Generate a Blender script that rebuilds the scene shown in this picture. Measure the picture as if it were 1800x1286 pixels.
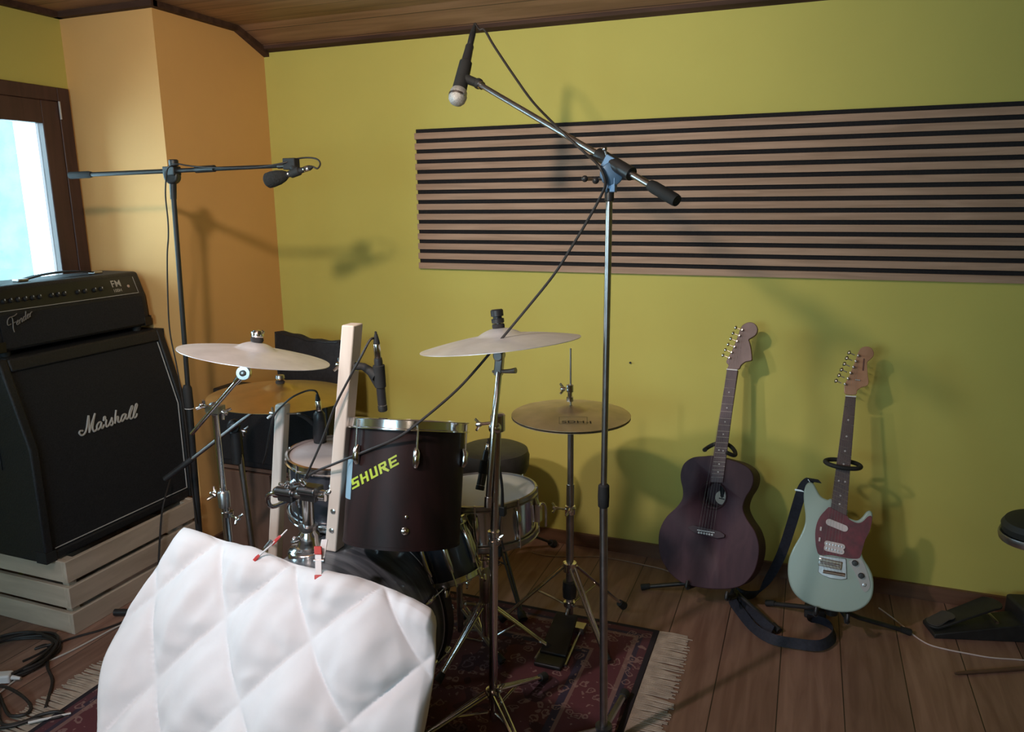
import bpy, math, random
import numpy as np
from mathutils import Vector, Matrix
random.seed(7)
for o in list(bpy.data.objects): bpy.data.objects.remove(o)
S = bpy.context.scene
COL = S.collection

# ------------------------------------------------------------------ camera
F, YAW, PITCH, ROLL = 1343.2, math.radians(21.189), math.radians(12.2145), math.radians(-0.5377)
EYE = Vector((0, 0, 1.5206))
cy, sy, cp, sp = math.cos(YAW), math.sin(YAW), math.cos(PITCH), math.sin(PITCH)
FW = Vector((-sy*cp, cy*cp, -sp)); RT = Vector((cy, sy, 0)); UP = RT.cross(FW)
cr, sr = math.cos(ROLL), math.sin(ROLL)
RT, UP = cr*RT + sr*UP, -sr*RT + cr*UP
cd = bpy.data.cameras.new('camera'); cam = bpy.data.objects.new('camera', cd); COL.objects.link(cam)
cam.matrix_world = Matrix(((RT.x, UP.x, -FW.x, EYE.x), (RT.y, UP.y, -FW.y, EYE.y), (RT.z, UP.z, -FW.z, EYE.z), (0, 0, 0, 1)))
cd.sensor_width = 36; cd.lens = F/1800*36; cd.clip_start = 0.05; cd.clip_end = 100
S.camera = cam

# ------------------------------------------------------------------ light and exposure
S.view_settings.view_transform = 'Standard'; S.view_settings.look = 'None'
S.view_settings.gamma = 1; S.view_settings.use_curve_mapping = False
S.view_settings.exposure = 0.17
W = bpy.data.worlds.new('sky'); S.world = W; W.use_nodes = True
W.node_tree.nodes['Background'].inputs[0].default_value = (0.56, 0.89, 1.06, 1)
W.node_tree.nodes['Background'].inputs[1].default_value = 14.0

def light(name, kind, loc, target, energy, color, **kw):
    l = bpy.data.lights.new(name, kind); l.energy = energy; l.color = color
    for k, v in kw.items(): setattr(l, k, v)
    o = bpy.data.objects.new(name, l); COL.objects.link(o); o.location = loc
    o.rotation_euler = (Vector(target) - Vector(loc)).to_track_quat('-Z', 'Y').to_euler()
    return o
# two spots of a ceiling rail: one washes the back corner, one is aimed at the drum kit
light('ceiling_spot_light', 'SPOT', (-1.00, 0.60, 2.16), (-1.42, 3.00, 1.66), 90, (1.0, 0.83, 0.64),
      spot_size=1.88, spot_blend=1.0, shadow_soft_size=0.05)
light('ceiling_spot_light', 'SPOT', (-1.60, 0.15, 2.16), (-1.15, 1.6, 0.5), 112, (1.0, 0.85, 0.84),
      spot_size=math.radians(72), spot_blend=1.0, shadow_soft_size=0.05)
light('ambient_fill_light', 'POINT', (0.45, -0.70, 1.95), (0, 0, 0), 5, (1.0, 0.85, 0.70), shadow_soft_size=0.14)  # unseen warm fill added to lift the right side of the room
# sky portals in the two window openings (they only guide the daylight sampling)
for loc, tgt, sx_ in (((-3.16, 1.618, 1.4825), (0, 1.618, 1.4825), 1.62), ((-1.30, -1.81, 1.4825), (-1.30, 0, 1.4825), 1.58)):
    p_ = light('window_portal', 'AREA', loc, tgt, 1, (1, 1, 1), shape='RECTANGLE', size=sx_, size_y=1.0)
    p_.data.cycles.is_portal = True

# ------------------------------------------------------------------ pixel -> place helpers (points at real depths)
def ray(u, v): return FW + RT*((u-900)/F) - UP*((v-643)/F)
def PY(u, v, y): d = ray(u, v); return EYE + d*((y-EYE.y)/d.y)
def PZ(u, v, z=0.0): d = ray(u, v); return EYE + d*((z-EYE.z)/d.z)
def PX(u, v, x): d = ray(u, v); return EYE + d*((x-EYE.x)/d.x)
def PD(u, v, t): return EYE + ray(u, v)*t
def PP(u, v, p0, n): d = ray(u, v); return EYE + d*((p0-EYE).dot(n)/d.dot(n))

# ------------------------------------------------------------------ materials
MATS = {}
def mat(name, col, rough=0.5, metal=0.0, var=0.0, scale=8.0, bump=0.0, coat=0.0, spec=0.5, sheen=0.0):
    if name in MATS: return MATS[name]
    m = bpy.data.materials.new(name); m.use_nodes = True; nt = m.node_tree; b = nt.nodes['Principled BSDF']
    b.inputs['Base Color'].default_value = (*col, 1); b.inputs['Roughness'].default_value = rough
    b.inputs['Metallic'].default_value = metal; b.inputs['Coat Weight'].default_value = coat
    b.inputs['Specular IOR Level'].default_value = spec; b.inputs['Sheen Weight'].default_value = sheen
    if var or bump:
        tc = nt.nodes.new('ShaderNodeTexCoord'); n = nt.nodes.new('ShaderNodeTexNoise')
        n.inputs['Scale'].default_value = scale; n.inputs['Detail'].default_value = 4
        nt.links.new(tc.outputs['Object'], n.inputs['Vector'])
        if var:
            r = nt.nodes.new('ShaderNodeValToRGB')
            r.color_ramp.elements[0].position = .3; r.color_ramp.elements[1].position = .7
            r.color_ramp.elements[0].color = (*[c*(1-var) for c in col], 1)
            r.color_ramp.elements[1].color = (*[min(1, c*(1+var)) for c in col], 1)
            nt.links.new(n.outputs['Fac'], r.inputs['Fac']); nt.links.new(r.outputs['Color'], b.inputs['Base Color'])
        if bump:
            bp = nt.nodes.new('ShaderNodeBump'); bp.inputs['Strength'].default_value = bump; bp.inputs['Distance'].default_value = .01
            nt.links.new(n.outputs['Fac'], bp.inputs['Height']); nt.links.new(bp.outputs['Normal'], b.inputs['Normal'])
    MATS[name] = m; return m

def wood(name, c1, c2, rough=.5, grain=(1, 14, 14), rot=(0, 0, 0), planks=None, gap=.004, gapcol=(.02, .012, .008), coat=0.0, spec=.5):
    """wood grain stretched along an axis; planks = (axis index across, width)"""
    if name in MATS: return MATS[name]
    m = bpy.data.materials.new(name); m.use_nodes = True; nt = m.node_tree; N = nt.nodes; L = nt.links; b = N['Principled BSDF']
    b.inputs['Roughness'].default_value = rough; b.inputs['Coat Weight'].default_value = coat; b.inputs['Specular IOR Level'].default_value = spec
    g = N.new('ShaderNodeNewGeometry'); mp = N.new('ShaderNodeMapping'); mp.inputs['Scale'].default_value = grain
    mp.inputs['Rotation'].default_value = rot
    L.new(g.outputs['Position'], mp.inputs['Vector'])
    vec = mp.outputs['Vector']
    if planks:
        ax, wd = planks
        sx = N.new('ShaderNodeSeparateXYZ'); L.new(g.outputs['Position'], sx.inputs[0])
        dv = N.new('ShaderNodeMath'); dv.operation = 'DIVIDE'; dv.inputs[1].default_value = wd; L.new(sx.outputs[ax], dv.inputs[0])
        fl = N.new('ShaderNodeMath'); fl.operation = 'FLOOR'; L.new(dv.outputs[0], fl.inputs[0])
        fr = N.new('ShaderNodeMath'); fr.operation = 'FRACT'; L.new(dv.outputs[0], fr.inputs[0])
        wn = N.new('ShaderNodeTexWhiteNoise'); wn.noise_dimensions = '1D'; L.new(fl.outputs[0], wn.inputs['W'])
        ad = N.new('ShaderNodeVectorMath'); ad.operation = 'MULTIPLY_ADD'
        L.new(wn.outputs['Color'], ad.inputs[0]); ad.inputs[1].default_value = (9, 9, 9); L.new(vec, ad.inputs[2]); vec = ad.outputs[0]
    n = N.new('ShaderNodeTexNoise'); n.inputs['Scale'].default_value = 2.2; n.inputs['Detail'].default_value = 6; n.inputs['Distortion'].default_value = .6
    L.new(vec, n.inputs['Vector'])
    r = N.new('ShaderNodeValToRGB'); r.color_ramp.elements[0].position = .32; r.color_ramp.elements[1].position = .68
    r.color_ramp.elements[0].color = (*c1, 1); r.color_ramp.elements[1].color = (*c2, 1); L.new(n.outputs['Fac'], r.inputs['Fac'])
    out = r.outputs['Color']
    if planks:
        mx = N.new('ShaderNodeMix'); mx.data_type = 'RGBA'; mx.blend_type = 'MULTIPLY'; mx.inputs['Factor'].default_value = .35
        L.new(out, mx.inputs['A']); L.new(wn.outputs['Value'], mx.inputs['B']); out = mx.outputs['Result']
        lt = N.new('ShaderNodeMath'); lt.operation = 'LESS_THAN'; lt.inputs[1].default_value = gap/wd; L.new(fr.outputs[0], lt.inputs[0])
        m2 = N.new('ShaderNodeMix'); m2.data_type = 'RGBA'; L.new(lt.outputs[0], m2.inputs['Factor']); L.new(out, m2.inputs['A'])
        m2.inputs['B'].default_value = (*gapcol, 1); out = m2.outputs['Result']
    L.new(out, b.inputs['Base Color'])
    MATS[name] = m; return m

chrome = mat('chrome', (.74, .72, .72), .16, 1.0)
chrome_dull = mat('dull_chrome', (.42, .40, .40), .32, 1.0, var=.15, scale=30)
string_m = mat('dull_string', (.22, .19, .17), .5, .8)
steel = mat('steel', (.6, .6, .6), .28, 1.0)
black = mat('black_paint', (.018, .018, .02), .42, var=.2, scale=20)
rubber = mat('black_rubber', (.014, .014, .015), .75, var=.2, scale=40)
tolex = mat('black_vinyl', (.014, .014, .017), .55, var=.3, scale=160, bump=.25)
grille = mat('black_grille_cloth', (.013, .013, .016), .85, var=.4, scale=220, bump=.2)
cloth_black = mat('black_cloth', (.018, .016, .018), .9, var=.3, scale=60, bump=.3)
silver = mat('silver_paint', (.5, .48, .47), .45, var=.1)
white_pl = mat('white_plastic', (.7, .66, .66), .4, var=.06)
red_pl = mat('red_plastic', (.5, .03, .025), .4, var=.1)
bronze = mat('cymbal_bronze', (.70, .57, .42), .5, 1.0, var=.12, scale=14)
bronze_pale = mat('pale_cymbal_bronze', (.78, .77, .80), .42, .6, var=.1, scale=14)
bronze_gold = mat('gold_cymbal_bronze', (.70, .49, .22), .36, 1.0, var=.08, scale=14)
cable_m = mat('cable_rubber', (.022, .017, .016), .55, var=.2, scale=50)
cable_w = mat('pale_cable', (.55, .5, .46), .5, var=.1)
head_m = mat('drum_head_white', (.62, .61, .66), .5, var=.05, scale=5)
head_grey = mat('drum_head_worn', (.44, .38, .37), .55, var=.18, scale=7)

# ------------------------------------------------------------------ mesh builder
class MB:
    def __init__(s): s.v = []; s.f = []
    def add(s, vs, fs):
        o = len(s.v); s.v += [Vector(p) for p in vs]; s.f += [tuple(i+o for i in f) for f in fs]; return s
    def box(s, c, size, m=None):
        c = Vector(c); h = Vector(size)/2
        vs = [Vector((x*h.x, y*h.y, z*h.z)) for x in (-1, 1) for y in (-1, 1) for z in (-1, 1)]
        if m is not None: vs = [m @ p for p in vs]
        return s.add([p+c for p in vs], [(0, 1, 3, 2), (4, 6, 7, 5), (0, 4, 5, 1), (2, 3, 7, 6), (0, 2, 6, 4), (1, 5, 7, 3)])
    def hexa(s, p):  # 8 points: bottom ring then top ring, both counter-clockwise
        return s.add(p, [(3, 2, 1, 0), (4, 5, 6, 7), (0, 1, 5, 4), (1, 2, 6, 5), (2, 3, 7, 6), (3, 0, 4, 7)])
    def tube(s, pts, r, n=10, smooth=0, cap=True, flat=1.0):
        pts = [Vector(p) for p in pts]
        rs = list(r) if hasattr(r, '__len__') else [r]*len(pts)
        if smooth and len(pts) > 2:
            q = []; qr = []
            for i in range(len(pts)-1):
                p0 = pts[max(i-1, 0)]; p1 = pts[i]; p2 = pts[i+1]; p3 = pts[min(i+2, len(pts)-1)]
                for k in range(smooth):
                    t = k/smooth
                    q.append(.5*((2*p1)+(p2-p0)*t+(2*p0-5*p1+4*p2-p3)*t*t+(3*p1-p0-3*p2+p3)*t**3)); qr.append(rs[i]*(1-t)+rs[i+1]*t)
            q.append(pts[-1]); qr.append(rs[-1]); pts, rs = q, qr
        u = None; base = len(s.v); m = len(pts)
        for i, p in enumerate(pts):
            t = (pts[min(i+1, m-1)]-pts[max(i-1, 0)])
            if t.length < 1e-9: t = Vector((0, 0, 1))
            t.normalize()
            if u is None:
                a = Vector((0, 0, 1)) if abs(t.z) < .9 else Vector((1, 0, 0)); u = t.cross(a).normalized()
            else:
                u = (u - t*u.dot(t)); u = u.normalized() if u.length > 1e-6 else t.orthogonal().normalized()
            w = t.cross(u)
            for k in range(n):
                a = 2*math.pi*k/n; s.v.append(p+(u*math.cos(a)+w*math.sin(a)*flat)*rs[i])
        for i in range(m-1):
            for k in range(n):
                a = base+i*n+k; b = base+i*n+(k+1) % n; s.f.append((a, b, b+n, a+n))
        if cap: s.f.append(tuple(base+k for k in reversed(range(n)))); s.f.append(tuple(base+(m-1)*n+k for k in range(n)))
        return s
    def lathe(s, prof, o, ax, n=40, u=None, close=False):
        """prof = list of (radius, height along ax)"""
        o = Vector(o); ax = Vector(ax).normalized(); u = ax.orthogonal().normalized() if u is None else Vector(u).normalized(); w = ax.cross(u)
        base = len(s.v); m = len(prof)
        for r, h in prof:
            for k in range(n):
                a = 2*math.pi*k/n; s.v.append(o+ax*h+(u*math.cos(a)+w*math.sin(a))*max(r, 1e-5))
        for i in range(m-1 if not close else m):
            j = (i+1) % m
            for k in range(n):
                k2 = (k+1) % n; s.f.append((base+i*n+k, base+i*n+k2, base+j*n+k2, base+j*n+k))
        if not close:
            if prof[0][0] > 1e-4: s.f.append(tuple(base+k for k in reversed(range(n))))
            if prof[-1][0] > 1e-4: s.f.append(tuple(base+(m-1)*n+k for k in range(n)))
        return s
    def ball(s, c, r, n=16, ax=(0, 0, 1), sq=1.0):
        return s.lathe([(r*math.sin(math.pi*i/10), -r*sq*math.cos(math.pi*i/10)) for i in range(11)], c, ax, n)
    def prism(s, outline, off, taper=None):
        """closed outline (world points), extruded by the vector off"""
        n = len(outline); off = Vector(off); a = [Vector(p) for p in outline]
        if taper: c = sum(a, Vector())/n; b = [c+(p-c)*taper+off for p in a]
        else: b = [p+off for p in a]
        return s.add(a+b, [tuple(reversed(range(n))), tuple(range(n, 2*n))]+[(i, (i+1) % n, n+(i+1) % n, n+i) for i in range(n)])
    def ribbon(s, pts, width, side, thick=.003, smooth=8):
        """flat band along pts; side = list of side vectors"""
        pts = [Vector(p) for p in pts]; side = [Vector(x).normalized() for x in side]
        q = []; sd = []
        for i in range(len(pts)-1):
            p0 = pts[max(i-1, 0)]; p1 = pts[i]; p2 = pts[i+1]; p3 = pts[min(i+2, len(pts)-1)]
            for k in range(smooth):
                t = k/smooth
                q.append(.5*((2*p1)+(p2-p0)*t+(2*p0-5*p1+4*p2-p3)*t*t+(3*p1-p0-3*p2+p3)*t**3)); sd.append((side[i]*(1-t)+side[i+1]*t).normalized())
        q.append(pts[-1]); sd.append(side[-1])
        base = len(s.v); m = len(q)
        for i in range(m):
            t = (q[min(i+1, m-1)]-q[max(i-1, 0)]).normalized(); nn = t.cross(sd[i]).normalized()*thick/2
            a = sd[i]*width/2
            s.v += [q[i]-a-nn, q[i]+a-nn, q[i]+a+nn, q[i]-a+nn]
        for i in range(m-1):
            for k in range(4):
                a = base+i*4+k; b = base+i*4+(k+1) % 4; s.f.append((a, b, b+4, a+4))
        s.f.append((base+3, base+2, base+1, base)); e = base+(m-1)*4; s.f.append((e, e+1, e+2, e+3))
        return s

OFF = {}
def tag(o, label=None, cat=None, group=None, kind=None):
    if label: o['label'] = label
    if cat: o['category'] = cat
    if group: o['group'] = group
    if kind: o['kind'] = kind
    return o
def thing(name, loc, label, cat, group=None):
    o = bpy.data.objects.new(name, None); COL.objects.link(o); o.location = loc; o.empty_display_size = .05
    OFF[o] = Vector(loc); return tag(o, label, cat, group)
def obj(name, mb, m, parent=None, base=None, bevel=0, smooth=True, angle=38, sub=0, label=None):
    off = OFF[parent] if parent is not None else Vector(base if base is not None else (0, 0, 0))
    me = bpy.data.meshes.new(name); me.from_pydata([tuple(p-off) for p in mb.v], [], mb.f); me.update(calc_edges=True)
    import bmesh
    bm = bmesh.new(); bm.from_mesh(me); bmesh.ops.recalc_face_normals(bm, faces=bm.faces); bm.to_mesh(me); bm.free()
    o = bpy.data.objects.new(name, me); COL.objects.link(o); me.materials.append(m)
    if smooth: me.shade_smooth(); me.set_sharp_from_angle(angle=math.radians(angle))
    if parent is not None: o.parent = parent
    else: o.location = off
    OFF[o] = off
    if bevel:
        b = o.modifiers.new('bevel', 'BEVEL'); b.width = bevel; b.segments = 3; b.limit_method = 'ANGLE'; b.angle_limit = math.radians(40)
    if sub:
        d = o.modifiers.new('sub', 'SUBSURF'); d.levels = sub; d.render_levels = sub
    if label: o['label'] = label
    return o
def struct(name, mb, m, parent=None, **kw):
    o = obj(name, mb, m, parent, **kw)
    if parent is None: o['kind'] = 'structure'
    return o
def box2(a, b): # opposite corners
    a = Vector(a); b = Vector(b); return MB().box((a+b)/2, [abs(x) for x in (b-a)])
def text2d(txt, size=1.0, bold=.008):
    c = bpy.data.curves.new('lettering', 'FONT'); c.body = txt; c.size = size; c.align_x = 'LEFT'; c.resolution_u = 4; c.offset = bold
    o = bpy.data.objects.new('lettering', c); COL.objects.link(o)
    dg = bpy.context.evaluated_depsgraph_get(); me = bpy.data.meshes.new_from_object(o.evaluated_get(dg))
    vs = [Vector(v.co) for v in me.vertices]; fs = [tuple(p.vertices) for p in me.polygons]
    bpy.data.objects.remove(o); bpy.data.curves.remove(c); bpy.data.meshes.remove(me)
    return vs, fs
def text_on(mb, txt, o, ex, ey, h):
    vs, fs = text2d(txt, 1.0)
    k = h/.7
    o = Vector(o); mb.add([o+Vector(ex)*v.x*k+Vector(ey)*v.y*k for v in vs], fs); return mb
UPZ = Vector((0, 0, 1))

# ================================================================== THE ROOM
XL, XP, YB, YP, ZC, ZB = -2.9, -2.413, 3.0913, 2.4436, 2.276, 2.207
XR, YF = 2.3, -1.6
yellow = mat('yellow_wall_paint', (.58, .50, .12), .8, var=.03, scale=3, bump=.05)
orange = mat('orange_wall_paint', (.76, .42, .15), .8, var=.03, scale=3, bump=.05)
plain = mat('pale_wall_paint', (.55, .5, .3), .8, var=.03)
floor_m = wood('laminate_floor', (.24, .125, .09), (.36, .21, .155), .5, (16, 1.4, 1), planks=(0, .19), gap=.003)
ceil_m = wood('pine_ceiling_boards', (.29, .145, .085), (.46, .25, .15), .5, (1.2, 12, 12), planks=(1, .105), gap=.004, gapcol=(.06, .03, .02))
trim_m = wood('dark_wood_trim', (.045, .022, .015), (.09, .046, .032), .7, (1.2, 12, 12), spec=.2)
base_m = wood('baseboard_wood', (.12, .058, .035), (.18, .09, .055), .45, (1.4, 12, 12))
struct('floor', box2((XL-.25, YF-.2, -.1), (XR+.2, YB+.25, 0)), floor_m, smooth=False)
struct('wall_back', box2((XP, YB, 0), (XR+.2, YB+.2, 2.5)), yellow, smooth=False)
struct('wall_right', box2((XR, YF, 0), (XR+.2, YB, 2.5)), yellow, smooth=False)
struct('wall_pillar', box2((XL, YP, 0), (XP, YB+.2, 2.5)), orange, smooth=False)
# left wall and front wall, each with a window opening; the front one is added for fill daylight
WZ0, WZ1, WA0, WA1, WB0, WB1 = .98, 1.985, .80, 2.436, -2.10, -.50
ml = MB()
for a, b, z0, z1 in ((YF, WA0, 0, 2.5), (WA0, WA1, 0, WZ0), (WA0, WA1, WZ1, 2.5), (WA1, YP, 0, 2.5)):
    ml.box((XL-.125, (a+b)/2, (z0+z1)/2), (.25, b-a, z1-z0))
struct('wall_left', ml, yellow, smooth=False)
ml = MB()
for a, b, z0, z1 in ((XL-.25, WB0, 0, 2.5), (WB0, WB1, 0, WZ0), (WB0, WB1, WZ1, 2.5), (WB1, XR+.2, 0, 2.5)):
    ml.box(((a+b)/2, YF-.1, (z0+z1)/2), (b-a, .2, z1-z0))
struct('wall_front', ml, plain, smooth=False)
mc = MB().box(((XL+XR)/2, (YF+2.897)/2, ZC+.06), (XR-XL+.4, 2.897-YF, .12))
mc.hexa([(XL, 2.897, ZC), (XR+.2, 2.897, ZC), (XR+.2, YB+.2, ZB-.07), (XL, YB+.2, ZB-.07), (XL, 2.897, ZC+.12), (XR+.2, 2.897, ZC+.12), (XR+.2, YB+.2, ZC+.12), (XL, YB+.2, ZC+.12)])
struct('ceiling', mc, ceil_m, smooth=False)
struct('trim_1', MB().hexa([(XP, YB-.035, ZB-.002), (XR, YB-.035, ZB-.002), (XR, YB, ZB-.012), (XP, YB, ZB-.012), (XP, YB-.035, ZB+.03), (XR, YB-.035, ZB+.03), (XR, YB, ZB+.02), (XP, YB, ZB+.02)]), trim_m, smooth=False)
m = MB(); m.hexa([(XP, YP-.02, ZC-.022), (XP+.03, YP-.02, ZC-.022), (XP+.03, 2.9, ZC-.022), (XP, 2.9, ZC-.022), (XP, YP-.02, ZC+.01), (XP+.03, YP-.02, ZC+.01), (XP+.03, 2.9, ZC+.01), (XP, 2.9, ZC+.01)])
m.hexa([(XP, 2.9, ZC-.022), (XP+.03, 2.9, ZC-.022), (XP+.03, YB, ZB-.03), (XP, YB, ZB-.03), (XP, 2.9, ZC+.01), (XP+.03, 2.9, ZC+.01), (XP+.03, YB, ZB+.01), (XP, YB, ZB+.01)])
struct('trim_2', m, trim_m, smooth=False)
struct('trim_3', box2((XL, YP-.03, ZC-.022), (XP+.03, YP, ZC)), trim_m, smooth=False)
struct('trim_4', box2((XL, YF, ZC-.022), (XL+.03, YP, ZC)), trim_m, smooth=False)
struct('baseboard_back', box2((XP, YB-.015, 0), (XR, YB, .06)), base_m, smooth=False)
struct('baseboard_right', box2((XR-.015, YF, 0), (XR, YB, .06)), base_m, smooth=False)
struct('baseboard_pillar', box2((XP, YP, 0), (XP+.014, YB, .06)), base_m, smooth=False)

# windows: brown frames and panes
frame_m = wood('window_frame_wood', (.05, .022, .02), (.085, .04, .034), .4, (14, 14, 1.2))
glass_m = bpy.data.materials.new('window_glass'); glass_m.use_nodes = True
nt = glass_m.node_tree; b0 = nt.nodes['Principled BSDF']; nt.nodes.remove(b0)
tr = nt.nodes.new('ShaderNodeBsdfTransparent'); gl = nt.nodes.new('ShaderNodeBsdfGlossy'); gl.inputs['Roughness'].default_value = .02
mx = nt.nodes.new('ShaderNodeMixShader'); fr = nt.nodes.new('ShaderNodeFresnel'); fr.inputs['IOR'].default_value = 1.45
nt.links.new(fr.outputs[0], mx.inputs[0]); nt.links.new(tr.outputs[0], mx.inputs[1]); nt.links.new(gl.outputs[0], mx.inputs[2])
nt.links.new(mx.outputs[0], nt.nodes['Material Output'].inputs[0])
def window(n, y0, y1, at, wall_t):
    """at(d, a, z): d = depth into the room from the wall face, a = along the wall"""
    def bx(mb, d0, d1, a, b, z0, z1):
        p, q = at(d0, a, z0), at(d1, b, z1); mb.box((p+q)/2, [abs(v) for v in (q-p)])
    t = bpy.data.objects.new('window_%d' % n, None); COL.objects.link(t); t.location = at(0, (y0+y1)/2, WZ0); t['kind'] = 'structure'; OFF[t] = Vector(t.location)
    fr = MB(); W1 = .055
    for a, b, z0, z1 in ((y0, y0+W1, WZ0, WZ1), (y1-W1, y1, WZ0, WZ1), (y0+W1, y1-W1, WZ1-W1, WZ1), (y0+W1, y1-W1, WZ0, WZ0+W1)):
        bx(fr, -.06, .012, a, b, z0, z1)
    obj('frame', fr, frame_m, t, bevel=.004)
    ym = (y0+y1)/2
    for a, b in ((y0+W1, ym), (ym, y1-W1)):
        sh = MB(); q = .078
        for c, d, z0, z1 in ((a, a+q, WZ0+W1, WZ1-W1), (b-q, b, WZ0+W1, WZ1-W1), (a+q, b-q, WZ1-W1-.09, WZ1-W1), (a+q, b-q, WZ0+W1, WZ0+W1+.09)):
            bx(sh, -.041, .009, c, d, z0, z1)
        so = obj('sash', sh, frame_m, t, bevel=.004)
        pn_ = MB(); bx(pn_, -.024, -.018, a+q, b-q, WZ0+W1+.09, WZ1-W1-.09); obj('pane', pn_, glass_m, so, smooth=False)
    rv = MB()
    for c, d, z0, z1 in ((y0, y0+.012, WZ0, WZ1), (y1-.012, y1, WZ0, WZ1), (y0, y1, WZ0, WZ0+.012), (y0, y1, WZ1-.012, WZ1)):
        bx(rv, -wall_t, -.06, c, d, z0, z1)
    obj('reveal', rv, mat('white_reveal_paint', (.8, .82, .84), .6), t, smooth=False)
    obj('hinge', MB().tube([at(.016, y1-W1, 1.86), at(.016, y1-W1, 1.93)], .004, 8), silver, t, label='slim pale hinge pin on brown frame')
    return t
window(1, WA0, WA1, lambda d, a, z: Vector((XL+d, a, z)), .25)
window(2, WB0, WB1, lambda d, a, z: Vector((a, YF+d, z)), .2)  # unseen window added behind the camera so sky light fills the room
# what stands outside the window
m = MB().box((-6.2, 3.05, 1.4), (.3, 3.0, 4.0))
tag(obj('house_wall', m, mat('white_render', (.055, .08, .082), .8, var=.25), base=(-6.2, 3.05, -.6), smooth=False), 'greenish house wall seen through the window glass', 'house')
m = MB().box((-5.0, 3.35, 1.1), (.06, .06, 3.4))
tag(obj('garden_post', m, mat('grey_green_post', (.06, .08, .08), .6, var=.1), base=(-5.0, 3.35, -.6), smooth=False), 'slim grey green post outside the window', 'post')

# ================================================================== ACOUSTIC SLAT PANEL
t = thing('slat_wall_cladding', (-.48, YB, 1.226), 'wide wooden slat acoustic panel with black gaps mounted on the yellow wall', 'wall panel')
PX0, PX1, PZ0, PZ1 = -1.635, .70, 1.226, 1.826
obj('felt_backing', box2((PX0+.002, YB-.009, PZ0), (PX1-.002, YB-.0005, PZ1)), mat('black_felt', (.012, .009, .010), .95, var=.3, scale=120, bump=.2), t, smooth=False)
slat_m = wood('oak_slat_veneer', (.33, .195, .125), (.46, .285, .195), .6, (1.6, 9, 26), rot=(0, 0, 0))
ms = MB(); pitch = .6/14
for i in range(14):
    z = PZ0+i*pitch; ms.box(((PX0+PX1)/2, YB-.0155, z+.0131), (PX1-PX0, .013, .0262))
obj('slats', ms, slat_m, t, bevel=.0008)

# small black nail hole / hook on the wall
p = PY(1108, 637, YB-.004)
tag(obj('wall_nail', MB().lathe([(.002, 0), (.002, .005), (.0045, .006), (.0045, .008)], p+Vector((0, .004, 0)), (0, -1, 0), 10), black, base=p), 'tiny dark nail head alone on the yellow wall between the hi-hat and the guitars', 'nail')

# ================================================================== RUG
rug_m = bpy.data.materials.new('persian_rug'); rug_m.use_nodes = True; nt = rug_m.node_tree; N = nt.nodes; L = nt.links; b = N['Principled BSDF']
b.inputs['Roughness'].default_value = .95
RX0, RX1, RY0, RY1 = -2.05, -.41, .95, 2.50
g = N.new('ShaderNodeNewGeometry'); sx = N.new('ShaderNodeSeparateXYZ'); L.new(g.outputs['Position'], sx.inputs[0])
def mth(op, a, b=None, c=None):
    n = N.new('ShaderNodeMath'); n.operation = op
    for i, x in enumerate((a, b, c)):
        if x is None: continue
        if isinstance(x, (int, float)): n.inputs[i].default_value = x
        else: L.new(x, n.inputs[i])
    return n.outputs[0]
dx = mth('SUBTRACT', (RX1-RX0)/2, mth('ABSOLUTE', mth('SUBTRACT', sx.outputs[0], (RX0+RX1)/2)))
dy = mth('SUBTRACT', (RY1-RY0)/2, mth('ABSOLUTE', mth('SUBTRACT', sx.outputs[1], (RY0+RY1)/2)))
d = mth('MINIMUM', dx, dy)
rmp = N.new('ShaderNodeValToRGB'); rmp.color_ramp.interpolation = 'CONSTANT'
cols = [(0, (.012, .008, .014)), (.018, (.075, .022, .03)), (.045, (.03, .018, .035)), (.06, (.16, .085, .075)), (.075, (.085, .02, .026)), (.19, (.16, .085, .075)), (.2, (.025, .016, .035)), (.225, (.07, .016, .02))]
el = rmp.color_ramp.elements
el[0].position = 0; el[0].color = (*cols[0][1], 1); el[1].position = cols[1][0]; el[1].color = (*cols[1][1], 1)
for ps, c in cols[2:]:
    e = el.new(ps); e.color = (*c, 1)
L.new(d, rmp.inputs[0])
wp = N.new('ShaderNodeTexNoise'); wp.inputs['Scale'].default_value = 18; wp.inputs['Detail'].default_value = 3; L.new(g.outputs['Position'], wp.inputs['Vector'])
wa = N.new('ShaderNodeVectorMath'); wa.operation = 'MULTIPLY_ADD'; L.new(wp.outputs['Color'], wa.inputs[0]); wa.inputs[1].default_value = (.07, .07, 0); L.new(g.outputs['Position'], wa.inputs[2])
vo = N.new('ShaderNodeTexVoronoi'); vo.inputs['Scale'].default_value = 24; L.new(wa.outputs[0], vo.inputs['Vector'])
vo3 = N.new('ShaderNodeTexVoronoi'); vo3.inputs['Scale'].default_value = 52; L.new(wa.outputs[0], vo3.inputs['Vector'])
vo2 = N.new('ShaderNodeTexVoronoi'); vo2.inputs['Scale'].default_value = 34; vo2.feature = 'DISTANCE_TO_EDGE'; L.new(g.outputs['Position'], vo2.inputs['Vector'])
ring = mth('LESS_THAN', mth('ABSOLUTE', mth('SUBTRACT', vo.outputs['Distance'], .3)), .06)
dots = mth('MAXIMUM', mth('LESS_THAN', vo.outputs['Distance'], .11), mth('MULTIPLY', mth('LESS_THAN', vo3.outputs['Distance'], .22), mth('GREATER_THAN', wp.outputs['Fac'], .5)))
msk = mth('MULTIPLY', mth('MAXIMUM', ring, dots), mth('GREATER_THAN', d, .02))
mixa = N.new('ShaderNodeMix'); mixa.data_type = 'RGBA'; L.new(mth('MULTIPLY', msk, .75), mixa.inputs['Factor']); L.new(rmp.outputs[0], mixa.inputs['A']); mixa.inputs['B'].default_value = (.22, .13, .115, 1)
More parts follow.
